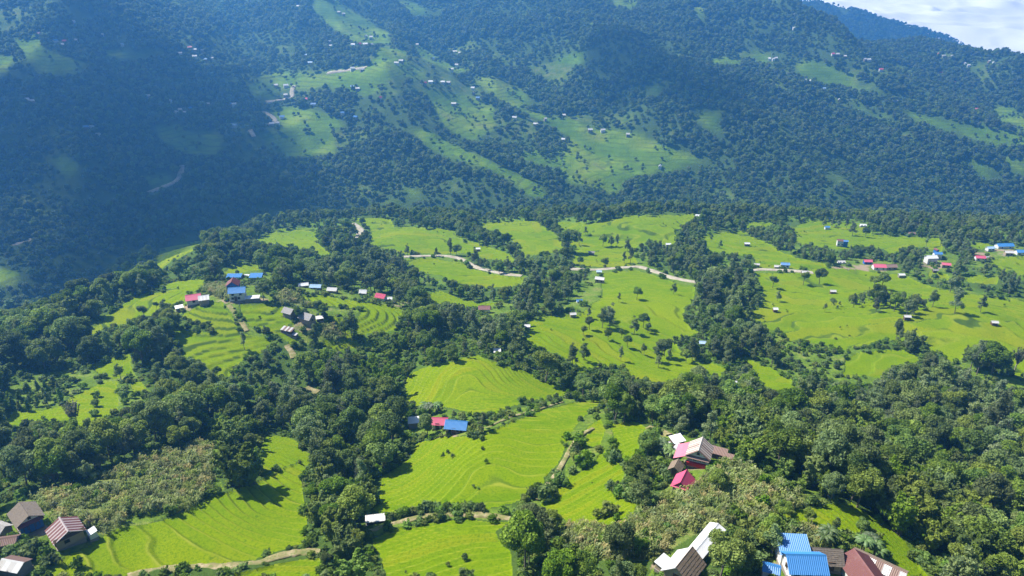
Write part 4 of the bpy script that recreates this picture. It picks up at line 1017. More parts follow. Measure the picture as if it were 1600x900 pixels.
# --- bottom right hamlet
house('farmhouse', 1253, 897, 5.6, 4.4, 2.6, -2, 'blue', None, 'wwhite', 'white farmhouse with big bright blue roof at the bottom right', rise=1.5, ov=0.5, windows=[('f', 0.2, 1.2, .8, .9), ('f', -1.8, 1.2, .7, .8), ('f', 1.9, 1.2, .7, .8), ('l', 0, 1.2, .7, .8)])
house('annex', 1235, 876, 4.6, 3.4, 3.0, -4, 'blue', None, 'wwhite', 'taller blue roofed wing at the back of the blue farmhouse', 'annex', form='mono', rise=0.9, ov=0.35)
house('cottage', 1287, 883, 4.5, 3.4, 2.0, -6, 'slate', None, 'wtan', 'brown slate roofed cottage between the blue and the rust red roofs', rise=1.5, ov=0.4, door=('f', 0.5), windows=[('f', -1.0, .9, .6, .7)])
house('farmhouse', 1344, 909, 6.0, 5.0, 2.4, -84, 'rustred', None, 'wwhite', 'rust red tin roofed house at the bottom edge, right of the blue roof', rise=1.5, ov=0.5)
house('shed', 1370, 894, 8.4, 3.0, 1.6, -40, 'silver', 'thatch', 'wood', 'long shed with patched grey tin roof right of the rust red house', 'shed', rise=0.9, ov=0.3, stripes=('silver', 'brown', 1.3))
house('hut', 1203, 901, 2.4, 2.0, 1.8, -20, 'blue', None, 'wwhite', 'tiny blue roofed hut left of the big blue farmhouse', 'hut', rise=0.6, ov=0.25)
house('shelter', 587, 817, 4.0, 1.6, 1.0, 10, 'silver', None, 'wood', 'pale tin shelter at the left end of the hedge', 'shelter', form='mono', rise=0.35, ov=0.2)
# --- knoll on the left
house('farmhouse', 304, 474, 5.2, 4.4, 2.6, 22, 'pink', None, 'wwhite', 'pink roofed white house on the left knoll', rise=1.3, windows=[('r', 0, 1.2, .8, .8), ('f', 0, 1.2, .8, .8)])
house('annex', 320, 474, 3.4, 3.6, 2.4, 22, 'silver', None, 'wtan', 'grey roofed annex right of the pink roofed house on the knoll', 'annex', rise=1.0, stripes=('all', 'white', 0.7))
house('shed', 281, 485, 2.8, 2.0, 1.3, 30, 'white', None, 'wstone', 'small white tin shed below the pink roofed house on the knoll', 'shed', form='mono', rise=0.4, ov=0.2)
house('farmhouse', 373, 468, 6.0, 4.2, 4.0, 10, 'blue', None, 'wwhite', 'tall white house with blue roof on the left knoll', rise=1.4, windows=[('f', -1.6, 2.6, .7, .8), ('f', 1.4, 2.6, .7, .8), ('f', -1.8, .9, .8, .9), ('f', 0.6, .9, .8, .9)], door=('f', -0.6))
house('farmhouse', 366, 455, 4.6, 4.6, 3.6, -80, 'maroon', None, 'wblue', 'dark maroon roofed house with blue gable behind the white blue roofed house', rise=1.6, windows=[('r', -1.2, 2.3, .6, .7), ('r', 0.0, 2.3, .6, .7), ('r', 1.2, 2.3, .6, .7)])
house('shed', 395, 471, 5.6, 2.0, 1.6, 10, 'white', None, 'wstone', 'long white roofed shed beside the tall white house', 'shed', form='mono', rise=0.4, ov=0.2)
house('shed', 367, 437, 6.6, 2.6, 1.6, 2, 'blue', None, 'wstone', 'left one of two low blue roofed sheds behind the knoll', 'shed', form='mono', rise=0.7, ov=0.2)
house('shed', 401, 437, 5.6, 3.2, 1.6, 2, 'blue', None, 'wstone', 'right one of two low blue roofed sheds behind the knoll', 'shed', form='mono', rise=0.9, ov=0.2)
house('shed', 385, 435, 2.6, 2.0, 1.2, 0, 'white', None, 'wstone', 'white shed between the two low blue sheds', 'shed', form='mono', rise=0.3, ov=0.2)
house('cottage', 453, 494, 4.2, 3.2, 2.2, -28, 'greyroof', None, 'wstone', 'grey roofed stone cottage at the left of the knoll farmyard', rise=1.2)
house('farmhouse', 481, 504, 5.2, 3.6, 2.6, -28, 'greyroof', None, 'wtan', 'larger grey roofed tan farmhouse in the knoll farmyard', rise=1.4, windows=[('r', 0, 1.2, .6, .7)])
house('hut', 500, 502, 2.6, 1.8, 1.4, 20, 'silver', None, 'wood', 'small tin hut right of the tan farmhouse on the knoll', 'hut', form='mono', rise=0.4, ov=0.2)
house('shed', 450, 520, 4.8, 2.2, 1.3, -22, 'silver', None, 'wood', 'long tin shed at the edge of rice below the knoll farmyard', 'shed', form='mono', rise=0.5, ov=0.2, stripes=('all', 'brown', 0.9))
house('shelter', 460, 526, 2.4, 1.4, 0.9, -22, 'silver', None, 'wood', 'tiny tin shelter beside the long tin shed on the knoll', 'shelter', form='mono', rise=0.25, ov=0.15)
house('hut', 568, 461, 2.8, 2.2, 1.6, -5, 'white', None, 'wstone', 'white roofed hut behind the stepped terraces', 'hut', rise=0.9)
house('cottage', 596, 469, 4.4, 3.0, 2.0, -22, 'pink', None, 'wwhite', 'pink roofed cottage at the top of the stepped terraces', rise=1.1)
house('hut', 609, 470, 1.8, 1.6, 1.3, 10, 'white', None, 'wwhite', 'tiny white hut beside the pink cottage above the terraces', 'hut', rise=0.5)
house('shed', 494, 452, 4.4, 2.2, 1.5, -4, 'paleblue', None, 'wstone', 'pale blue roofed shed above the knoll fields', 'shed', rise=0.7)
house('shed', 475, 449, 3.6, 2.0, 1.4, 15, 'white', None, 'wstone', 'white roofed shed at the left end of the row above the knoll', 'shed', rise=0.6)
house('shed', 520, 457, 3.8, 2.4, 1.5, -8, 'silver', None, 'wstone', 'dull grey shed in the row above the knoll fields', 'shed', rise=0.7)
house('cottage', 757, 488, 5.0, 3.0, 2.4, 0, 'maroon', None, 'wwhite', 'white cottage with dark maroon roof in the central woods', rise=1.0)
house('hut', 777, 552, 2.0, 1.4, 0.9, 5, 'silver', None, 'wood', 'white roofed hut at the top of the domed rice field', 'hut', form='mono', rise=0.4)
MID = [ # u, v, length, yaw, roof, wall, label
 (905,473,3.4,10,'blue','wwhite','small blue and white hut at the left edge of the large central field'),(895,494,3.2,10,'white','wstone','white roofed hut below the small blue and white hut'),(824,513,2.6,0,'white','wstone','tiny white shelter at the left tip of the large central field'),
 (1099,539,4.4,-5,'paleblue','wtan','pale roofed hut half hidden by trees right of the central field'),(1145,602,3.0,0,'white','wstone','tiny pale shelter in the wood right of centre'),(937,441,6.0,-18,'silver','wtan','beige house just below the dirt road in the centre'),
 (936,427,3.4,-5,'paleblue','wstone','small pale blue hut beside the dirt road above the beige house'),(924,397,4.6,-6,'greyroof','wood','dark hut with grey roof standing alone in the bright middle field'),(1044,384,4.0,0,'white','wstone','white hut against the wooded strip in the middle distance'),
 (1091,339,5.6,-8,'white','wstone','white roofed house on the crest at the valley edge'),(1167,383,4.2,0,'white','wood','white hut alone in the green field right of the wooded strip'),(1182,416,3.6,0,'silver','wood','grey hut at the right end of the hedge by the road'),
 (747,391,3.2,5,'white','wstone','tiny white hut above the dirt road left of centre'),(652,431,2.6,0,'white','wstone','tiny white shelter below the left curve of the dirt road'),(792,370,2.8,0,'white','wstone','tiny white shelter at the edge of the far central field'),
 (1292,357,4.4,0,'blue','wwhite','small blue hut in the far right field'),(1348,354,5.6,-8,'white','wwhite','white roofed hut at the edge of the far right forest'),(1424,367,5.6,-5,'brown','wtan','brown roofed hut below the far right forest'),
 (1312,384,5.6,-10,'rustred','wwhite','red roofed white house in trees on the far right field'),(1320,385,3.6,-10,'blue','wblue','small blue house attached right of the red roofed white house'),(1314,412,5.4,0,'silver','wwhite','pale grey shed beside the road at the right'),(1355,413,6.2,-5,'pink','wblue','short pink roofed house behind the long pink roof by the road'),
 (1373,421,9.5,-6,'pink','wwhite','long pink roofed building in the roadside compound'),(1391,421,8.0,2,'brown','wtan','long tan roofed building right of the long pink roof'),(1408,432,4.2,0,'white','wstone','pale shed below the long tan roof'),
 (1463,405,6.0,-5,'blue','wwhite','two tone blue house in the pink roofed hamlet at the right'),(1461,399,3.6,-80,'maroon','wblue','maroon peaked roof just behind the two tone blue house'),(1453,411,8.5,6,'white','wwhite','long white roofed shed left of the two tone blue house'),(1477,418,6.0,-15,'pink','wtan','broad pink roofed house in the right hand hamlet'),(1461,425,3.6,-8,'greyroof','wood','dark roofed shed below the right hand hamlet'),
 (1530,407,7.0,-8,'pink','wwhite','red pink roofed house standing left of the right edge field'),(1541,405,3.0,0,'white','wwhite','small white annex touching the red pink roofed house'),(1568,388,14.0,4,'blue','wwhite','longest blue roofed building near the right edge'),(1546,392,6.0,8,'paleblue','wwhite','pale blue roofed house left of the longest blue roof'),
 (1575,399,6.0,-6,'silver','wtan','grey roofed house below the longest blue roof'),(1594,398,8.0,-4,'blue','wwhite','blue roofed house at the right edge of the picture'),
 (1226,418,6.0,-8,'blue','wwhite','blue and white house beside the road at the right'),(1214,419,4.0,-8,'silver','wstone','grey lean-to left of the blue and white roadside house'),(1257,428,4.6,0,'silver','wood','low grey shed at the end of the dirt road'),(1301,458,3.4,-4,'white','wood','white hut in the upper part of the large right field'),(1417,498,3.4,-6,'silver','wood','grey hut below the tree group in the large right field'),
 (1553,507,3.2,-8,'white','wood','bright white hut alone in the large right field'),(1211,486,2.4,0,'white','wood','tiny white shelter at the left edge of the large right field')]
for i, (u, v, L, yaw, rf, wl, lab) in enumerate(MID):
    k = 'house' if any(x in lab for x in ('house', 'building', 'roof just')) else ('shed' if 'shed' in lab or 'annex' in lab or 'lean' in lab else 'hut')
    L0 = L; L *= 0.8; rf = 'silver' if (rf == 'white' and L0 < 4 and i % 2) else rf; W = min(4.4, max(1.8, L * 0.6)); H = 1.2 if L < 4.5 else 2.2
    if 'two tone' in lab or 'red roofed white' in lab or 'maroon' in lab: H = 4.0
    house(k, u, v, L, W, H, yaw, rf, None, wl, lab, k, rise=W * 0.3, ov=0.3, windows=[('f', -L * .25, .8, .7, .7), ('f', L * .25, .8, .7, .7)] if L0 > 5 else (), plinth=L0 > 5)
FARH = [(62,54,'rustred'),(87,65,'blue'),(102,66,'pink'),(120,65,'white'),(100,72,'white'),(191,71,'paleblue'),(160,56,'white'),(115,35,'white'),(297,76,'pink'),(305,80,'white'),(317,81,'white'),(305,90,'white'),(332,93,'white'),(322,95,'paleblue'),(282,85,'white'),
 (232,152,'white'),(43,158,'white'),(51,160,'white'),(266,159,'silver'),(316,162,'paleblue'),(324,164,'white'),(360,165,'blue'),(367,165,'white'),(282,173,'white'),(275,177,'white'),(289,178,'white'),(297,172,'blue'),(135,201,'blue'),(144,200,'white'),(154,212,'white'),(367,198,'paleblue'),
 (466,11,'white'),(537,23,'white'),(530,20,'silver'),(572,58,'white'),(580,60,'silver'),(562,71,'pink'),(571,71,'white'),(581,71,'white'),(552,72,'white'),(515,66,'white'),(517,73,'white'),(479,88,'paleblue'),(485,100,'paleblue'),(652,71,'white'),(627,97,'white'),(620,100,'silver'),(551,109,'white'),(566,110,'white'),(711,82,'white'),(719,84,'white'),(677,92,'paleblue'),(714,103,'white'),(706,110,'silver'),
 (551,137,'blue'),(559,140,'white'),(664,132,'pink'),(673,129,'white'),(692,130,'white'),(701,130,'white'),(739,139,'white'),(740,147,'white'),(747,155,'blue'),(709,164,'white'),(432,135,'white'),(447,135,'white'),(447,150,'white'),(480,157,'pink'),(490,165,'blue'),(535,178,'blue'),(441,184,'blue'),(425,195,'white'),(434,194,'white'),(556,185,'blue'),(594,155,'pink'),
 (804,185,'white'),(881,181,'silver'),(922,205,'white'),(942,205,'white'),(981,212,'silver'),(880,219,'white'),(837,195,'white'),(852,188,'silver'),
 (1202,93,'white'),(1208,94,'white'),(1212,92,'silver'),(1301,85,'pink'),(1308,86,'white'),(1351,94,'white'),(1357,95,'white'),(1257,127,'white'),(1267,128,'white'),(1287,140,'paleblue'),(1311,157,'white'),(1399,160,'silver'),(1525,172,'pink'),(1466,85,'pink'),(1474,88,'white'),(1482,90,'white'),(1487,89,'silver'),(1507,100,'white'),(1513,103,'silver'),(1545,97,'white'),(1552,99,'white'),(1491,130,'pink'),(1469,115,'pink'),(1376,110,'pink'),(1320,89,'white'),(1031,262,'white'),(1241,24,'white'),(1240,45,'white')]
CNAME = dict(white='white', silver='grey', blue='blue', paleblue='pale blue', pink='pink', rustred='rust red')
FAR_AREAS = [(80,60,'in the topmost hamlet of the far left slope'),(310,83,'in the hamlet below the dark upper left forest'),(47,159,'alone in forest at the far left'),(150,205,'deep in the dark left forest'),(320,168,'in the hamlet left of the pale hairpin road'),(235,152,'high in the left forest'),
 (500,15,'near the top edge of the central far slope'),(560,68,'in the village above the straight pale road'),(640,90,'beside the small lit field above centre'),(555,110,'along the straight pale road'),(712,100,'in the hamlet high in the upper centre'),(555,140,'on the terraces below the straight pale road'),(690,130,'in the row above the wide central far terraces'),(742,147,'in the tree clump right of the central far terraces'),(709,164,'alone on the wide central far terraces'),
 (440,140,'by the upper hairpin of the far road'),(435,190,'at the sunlit road bend on the far slope'),(485,160,'just right of the far hairpin road'),(550,182,'in woods right of the sunlit far field'),(594,155,'below the central far terraces'),(850,190,'on the big sunlit far terraces'),(935,206,'at the right of the big sunlit far terraces'),(1031,262,'at the foot of the big sunlit far terraces'),
 (1207,93,'in the cluster beside the right hand far field'),(1305,86,'on the right ridge flank'),(1354,95,'on the right ridge flank further right'),(1265,130,'below the right hand far field'),(1311,157,'by the narrow lower right far field'),(1399,160,'between the right hand far fields'),(1525,172,'low on the far right slope'),(1476,88,'in the village just under the right skyline'),(1510,101,'below the skyline village at the right'),(1548,98,'at the right end of the skyline village'),(1480,122,'in the forest under the skyline village'),(1376,110,'in the woods of the right ridge'),(1320,89,'in scrub on the right ridge'),(1240,35,'near the top of the right ridge')]
for (u, v, rf) in FARH:
    rf = 'silver' if rf == 'white' and random.random() < 0.5 else rf
    _, _, ph = min(FAR_AREAS, key=lambda a: (a[0] - u) ** 2 + 2 * (a[1] - v) ** 2)
    house('house', u, v + 1.5, 4.0 + 2.6 * random.random(), 3.4, 2.8 + 1.2 * random.random(), random.choice([-15, 0, 10, 25, 70]), rf, None, random.choice(['wwhite', 'wwhite', 'wtan', 'wstone']), 'tiny %s roofed house %s' % (CNAME[rf], ph), 'house', rise=1.5, ov=0.4, detail=1,
          group='far houses ' + ph, margin=0, ridge=False)

# ------------------------------------------------------------------ where trees grow
GROVES = [[(1262,482),(1290,470),(1330,462),(1370,448),(1400,460),(1425,455),(1445,470),(1465,475),(1460,490),(1440,495),(1375,493),(1310,496),(1285,493),(1265,490)],
 [(1000,525),(1015,518),(1030,527),(1035,513),(1055,518),(1095,528),(1107,560),(1090,568),(1060,562),(1045,577),(1030,580),(1018,562),(1003,557)],
 [(935,488),(965,478),(966,513),(940,514)],[(1390,503),(1410,498),(1425,520),(1450,525),(1447,541),(1395,541)],[(1505,535),(1530,530),(1570,545),(1572,585),(1510,582)],
 [(800,190),(835,195),(880,215),(890,235),(850,245),(815,240),(800,225)],[(590,125),(640,120),(660,150),(640,170),(600,160)],[(640,145),(670,150),(685,185),(660,195),(640,175)]]
for gpoly in GROVES:
    m = pip(ru.astype(float), rv.astype(float), np.array(gpoly, float)); OPEN[m & (OPEN != 5)] = 0
BAMBOO = [[(1210,650),(1330,680),(1430,690),(1500,740),(1620,800),(1620,930),(1470,930),(1400,830),(1340,790),(1250,770),(1180,740)],[(1130,650),(1200,640),(1260,680),(1200,750),(1120,725)],
 [(815,540),(905,570),(990,590),(1000,640),(890,625),(820,590)],[(560,540),(640,540),(640,650),(600,710),(540,650)],[(330,665),(415,665),(415,780),(330,770)]]
ALDER = [[(1180,520),(1620,560),(1620,720),(1400,690),(1250,660),(1150,630)],[(420,560),(560,570),(600,700),(470,710),(410,640)],[(560,400),(1620,330),(1620,560),(1100,640),(600,520)],[(190,540),(330,560),(300,620),(200,620)]]
MIXED = [[(480,690),(600,690),(645,720),(605,930),(490,930)]]
def in_any(u, v, polys):
    r = np.zeros(u.shape, bool)
    for p in polys: r |= pip(u, v, np.array(p, float))
    return r
def candidates(sp, y0, y1, near, jx=0.8, jy=0.8):
    xs = np.arange(-1700, 2350, sp); ys = np.arange(y0, y1, sp); x, y = np.meshgrid(xs, ys); x = x.ravel() + rng.uniform(-jx, jx, x.size) * sp; y = y.ravel() + rng.uniform(-jy, jy, y.size) * sp
    k = (np.abs(x) < 0.95 * y + 90); x = x[k]; y = y[k]
    nm = is_near(x, y); k = nm if near else ~nm; x = x[k]; y = y[k]
    z = hbase(x, y); u, v, d = project(np.stack([x, y, z], -1))
    k = (u > -130) & (u < 1730) & (v > -60) & (v < 935); return np.stack([x, y, z], -1)[k], u[k], v[k], d[k]
def fits(P, h, rad, soft=0.85, shade=0.0):
    """a tree may stand here if it leaves the fields, roads and houses open to view"""
    ok = np.ones(len(P), bool)
    for (dx, f) in ((0, 0.04), (0, 0.5), (0, 0.93), (-soft, 0.6), (soft, 0.6), (-0.6, 0.3), (0.6, 0.3)):
        Q = P.copy(); Q[:, 0] += dx * rad; Q[:, 2] += f * h
        u, v, _ = project(Q); ok &= open_at(u, v) == 0
    if shade:                       # keep most tall trees from shading the crops beside them
        Q = P.copy(); ln = 0.75 * h / math.tan(R(SUN_EL)); hn = math.hypot(to_sun.x, to_sun.y)
        Q[:, 0] -= to_sun.x / hn * ln; Q[:, 1] -= to_sun.y / hn * ln; Q[:, 2] = hbase(Q[:, 0], Q[:, 1])
        u, v, _ = project(Q); ok &= ~(np.isin(open_at(u, v), (1, 2)) & (rng.random(len(P)) < shade))
    for hx, hy, hr in HOUSES: ok &= (P[:, 0] - hx) ** 2 + (P[:, 1] - hy) ** 2 > hr * hr
    return ok
# near hillside
P, U, V_, D = candidates(4.7, 20, 800, True)
n = len(P)
q = rng.random(n); kind = np.where(q < 0.60, 0, np.where(q < 0.90, 1, 2))                     # 0 broadleaf, 1 alder, 2 bamboo
ald = in_any(U, V_, ALDER); kind[ald] = np.where(rng.random(ald.sum()) < 0.72, 1, 0)
bam = in_any(U, V_, BAMBOO); kind[bam] = np.where(rng.random(bam.sum()) < 0.82, 2, 0)
mx = in_any(U, V_, MIXED); kind[mx] = rng.choice([0, 0, 1, 2, 2], mx.sum())
KN = ['broadleaf_tree', 'alder_tree', 'bamboo_clump']
BH = np.array([12.3, 13.3, 11.6]); BR = np.array([4.6, 3.2, 3.6])
size = 0.55 + 0.6 * rng.random(n) ** 1.4; size *= np.interp(D, [150, 260, 400, 560, 700], [0.95, 0.95, 0.82, 0.68, 0.62])
size *= np.where(rng.random(n) < 0.08, 1.25, 1.0); size = np.where(D < 230, np.minimum(size, 0.9), size)
scale = np.zeros(n)
for f in (1.0, 0.72, 0.5, 0.34):
    todo = scale == 0
    s_ = size * f; ok = np.zeros(n, bool); ok[todo] = fits(P[todo], BH[kind[todo]] * s_[todo], BR[kind[todo]] * s_[todo], 0.85, 0.8 if f > 0.6 else 0.0)
    scale[ok & todo] = s_[ok & todo]
keep = scale > 0
thin = (scale < 0.35) & (rng.random(n) < 0.35); keep &= ~thin
# a wood is not a carpet: leave natural gaps
gap = vnoise(P[:, 0] / 22, P[:, 1] / 22, 91) < np.where(D > 240, 0.36, 0.2); keep &= ~(gap & (rng.random(n) < 0.8))
P, U, V_, D, kind, scale = P[keep], U[keep], V_[keep], D[keep], kind[keep], scale[keep]
print('near trees', len(P), np.bincount(kind))
WOODS = [(60,560,'in the dark wood at the far left edge'),(150,600,'round the far left rice field'),(60,700,'in the dense wood above the lower left farmhouses'),(250,680,'in the dark wood behind the left maize field'),(230,530,'in the wood below the knoll at the left'),(100,500,'on the steep wooded slope at the left edge of the spur'),
 (360,600,'in the wood below the knoll terraces'),(500,620,'in the grey green wood left of centre'),(600,590,'in the wood left of the domed rice field'),(540,760,'in the tree belt left of the big central rice field'),(550,870,'at the foot of the central tree belt'),(380,720,'beside the lower left rice field'),
 (840,870,'in the dark clump at the bottom centre'),(700,510,'in the central wood behind the domed field'),(560,420,'in the wood behind the knoll'),(330,400,'in the wood at the left valley edge'),(450,350,'along the valley edge near the short road bend'),(700,345,'along the valley edge left of centre'),(950,335,'along the valley edge at the centre'),
 (870,440,'in the wood below the dirt road'),(1050,400,'in the wooded strip that crosses the middle fields'),(1130,480,'in the wood right of the central field'),(850,570,'on the bank right of the domed rice field'),(960,620,'in the wood behind the small right terraces'),(1100,620,'in the wood behind the pink roofed farmstead'),(1050,550,'in the grove at the lower edge of the central field'),
 (1030,700,'close to the pink roofed farmstead'),(1150,870,'beside the white roofed barn'),(1250,600,'in the scrubby wood right of centre'),(1400,620,'in the grey wood on the right'),(1540,560,'under the big spreading crown at the right field edge'),(1550,650,'in the wood at the right edge'),(1250,700,'in the bamboo grove right of the pink roofed farmstead'),(1400,740,'in the large bamboo grove at the right'),(1550,800,'at the lower right edge'),(1480,880,'in the bottom right corner'),
 (1380,480,'in the tree group on the large right field'),(1350,400,'among the far right fields'),(1500,360,'along the forested valley edge at the right'),(1200,360,'along the valley edge right of centre'),(1480,430,'round the right hand hamlet'),(900,700,'between the central rice field and the small terraces')]
KLAB = {'broadleaf_tree': 'dark broadleaf tree', 'alder_tree': 'grey green feathery tree', 'bamboo_clump': 'plumed bamboo clump', 'shrub': 'green shrub', 'orchard_tree': 'small upright orchard tree', 'banana_plant': 'banana plant with long drooping leaves', 'bare_tree': 'pale nearly bare tree'}
def plant(kind, p, s, rz, label, group, var=None, sz=1.0):
    for a_, b_ in ((', large ', ', '), (', small ', ', '), ('grey green feathery', 'feathery'), ('dark broadleaf', 'broadleaf'), ('plumed bamboo', 'bamboo'), ('green shrub', 'shrub')):
        if len(label.split()) > 16: label = label.replace(a_, b_, 1)
    mt, mc, h, rad = STOCK[kind][int(rng.integers(0, len(STOCK[kind]))) if var is None else var]
    o = link(kind, None, None, p); o.rotation_euler = (0, 0, rz); o.scale = (s, s, s * sz)
    tag(o, label, 'tree' if 'tree' in kind else ('bamboo' if 'bamboo' in kind else ('banana plant' if 'banana' in kind else 'shrub')), group)
    link('trunk' if 'tree' in kind else ('stem' if 'bamboo' not in kind else 'culms'), mt, o); link('crown' if kind != 'banana_plant' else 'leaves', mc, o)
    return o
def wood_of(u, v): return min(WOODS, key=lambda a: (a[0] - u) ** 2 + 2.2 * (a[1] - v) ** 2)[2]
def place_words(members):
    """members: list of [u, v, size]; words that tell the trees of one wood apart"""
    n = len(members); m = np.array(members)
    if n == 1: return ['']
    if n == 2: return [', the ' + ('left' if m[i, 0] <= m[1 - i, 0] else 'right') + ' one' for i in range(2)]
    if n == 3:
        r = np.argsort(np.argsort(m[:, 0])); return [', the ' + ('left', 'middle', 'right')[k] + ' one' for k in r]
    ru_ = np.argsort(np.argsort(m[:, 0])) / n; rv_ = np.argsort(np.argsort(m[:, 1])) / n; rs_ = np.argsort(np.argsort(m[:, 2])) / n
    out = []
    for a, b, c in zip(ru_, rv_, rs_):
        out.append(', ' + ('small ' if c < 0.34 else 'large ' if c > 0.66 else '') + ('upper ' if b < 0.34 else 'lower ' if b > 0.66 else 'mid ') + ('left' if a < 0.34 else 'right' if a > 0.66 else 'centre'))
    return out
for ki, kn in enumerate(KN):
    sel = np.nonzero(kind == ki)[0]
    vis = (U[sel] > -20) & (U[sel] < 1620) & (V_[sel] < 925)
    px = BR[ki] * scale[sel] * FPX / D[sel] * vis
    top = sel[np.argsort(-px)[:290]]; rest_ = np.setdiff1d(sel, top)
    by = {}
    for i in top: by.setdefault(wood_of(U[i], V_[i]), []).append(i)
    for ph, idx in by.items():
        for i, wd in zip(idx, place_words([[U[i], V_[i], scale[i]] for i in idx])):
            plant(kn, tuple(P[i]), scale[i], rng.random() * 6.283, KLAB[kn] + ' ' + ph + wd, KLAB[kn] + 's ' + ph, None, 0.9 + 0.25 * rng.random())
    s3 = np.stack([scale[rest_]] * 3, 1); s3[:, 2] *= 0.9 + 0.25 * rng.random(len(rest_))
    scatter({0: 'broadleaf_wood', 1: 'feathery_wood', 2: 'bamboo_thicket'}[ki], kn, P[rest_], rng.random(len(rest_)) * 6.283, s3, {0: 'distant and hidden dark broadleaf trees of the near hillside woods', 1: 'smaller grey green trees massed in the hillside woods', 2: 'further bamboo massed behind the nearer clumps'}[ki], 'wood')
# far mountain forest
P2, U2, V2, D2 = candidates(6.1, 300, 2800, False)
den = fbm(P2[:, 0] / 90, P2[:, 1] / 90, 61, 3)
sz2 = np.interp(D2, [600, 1800], [0.46, 0.6]) + 0.42 * rng.random(len(P2)) ** 1.4; sz2 *= 1 + 0.35 * den
h2 = 11 * sz2
sc2 = np.zeros(len(P2))
for f in (1.0, 0.7, 0.45):
    s_ = sz2 * f; ok = (sc2 == 0) & fits(P2, 11 * s_, 4 * s_, 0.7); sc2[ok] = s_[ok]
k = (sc2 > 0) & ~((den < -0.28) & (rng.random(len(P2)) < 0.55))
inf_ = open_at(U2, V2)
mc2 = clearing(P2[:, 0], P2[:, 1], U2, V2)
k &= ~(rng.random(len(P2)) < mc2 * 0.74)
k |= (inf_ == 4) & (rng.random(len(P2)) < 0.04 + 0.25 * (vnoise(P2[:, 0] / 30, P2[:, 1] / 30, 71) > 0.68)) & (sc2 == 0); sc2[sc2 == 0] = 0.45
P2, sc2 = P2[k], sc2[k]
print('far trees', len(P2))
s3 = np.stack([sc2, sc2, sc2 * (0.85 + 0.4 * rng.random(len(sc2)))], 1)
scatter('mountain_forest', 'lowtree', P2, rng.random(len(P2)) * 6.283, s3, 'continuous forest covering the far mountain slopes', 'forest')

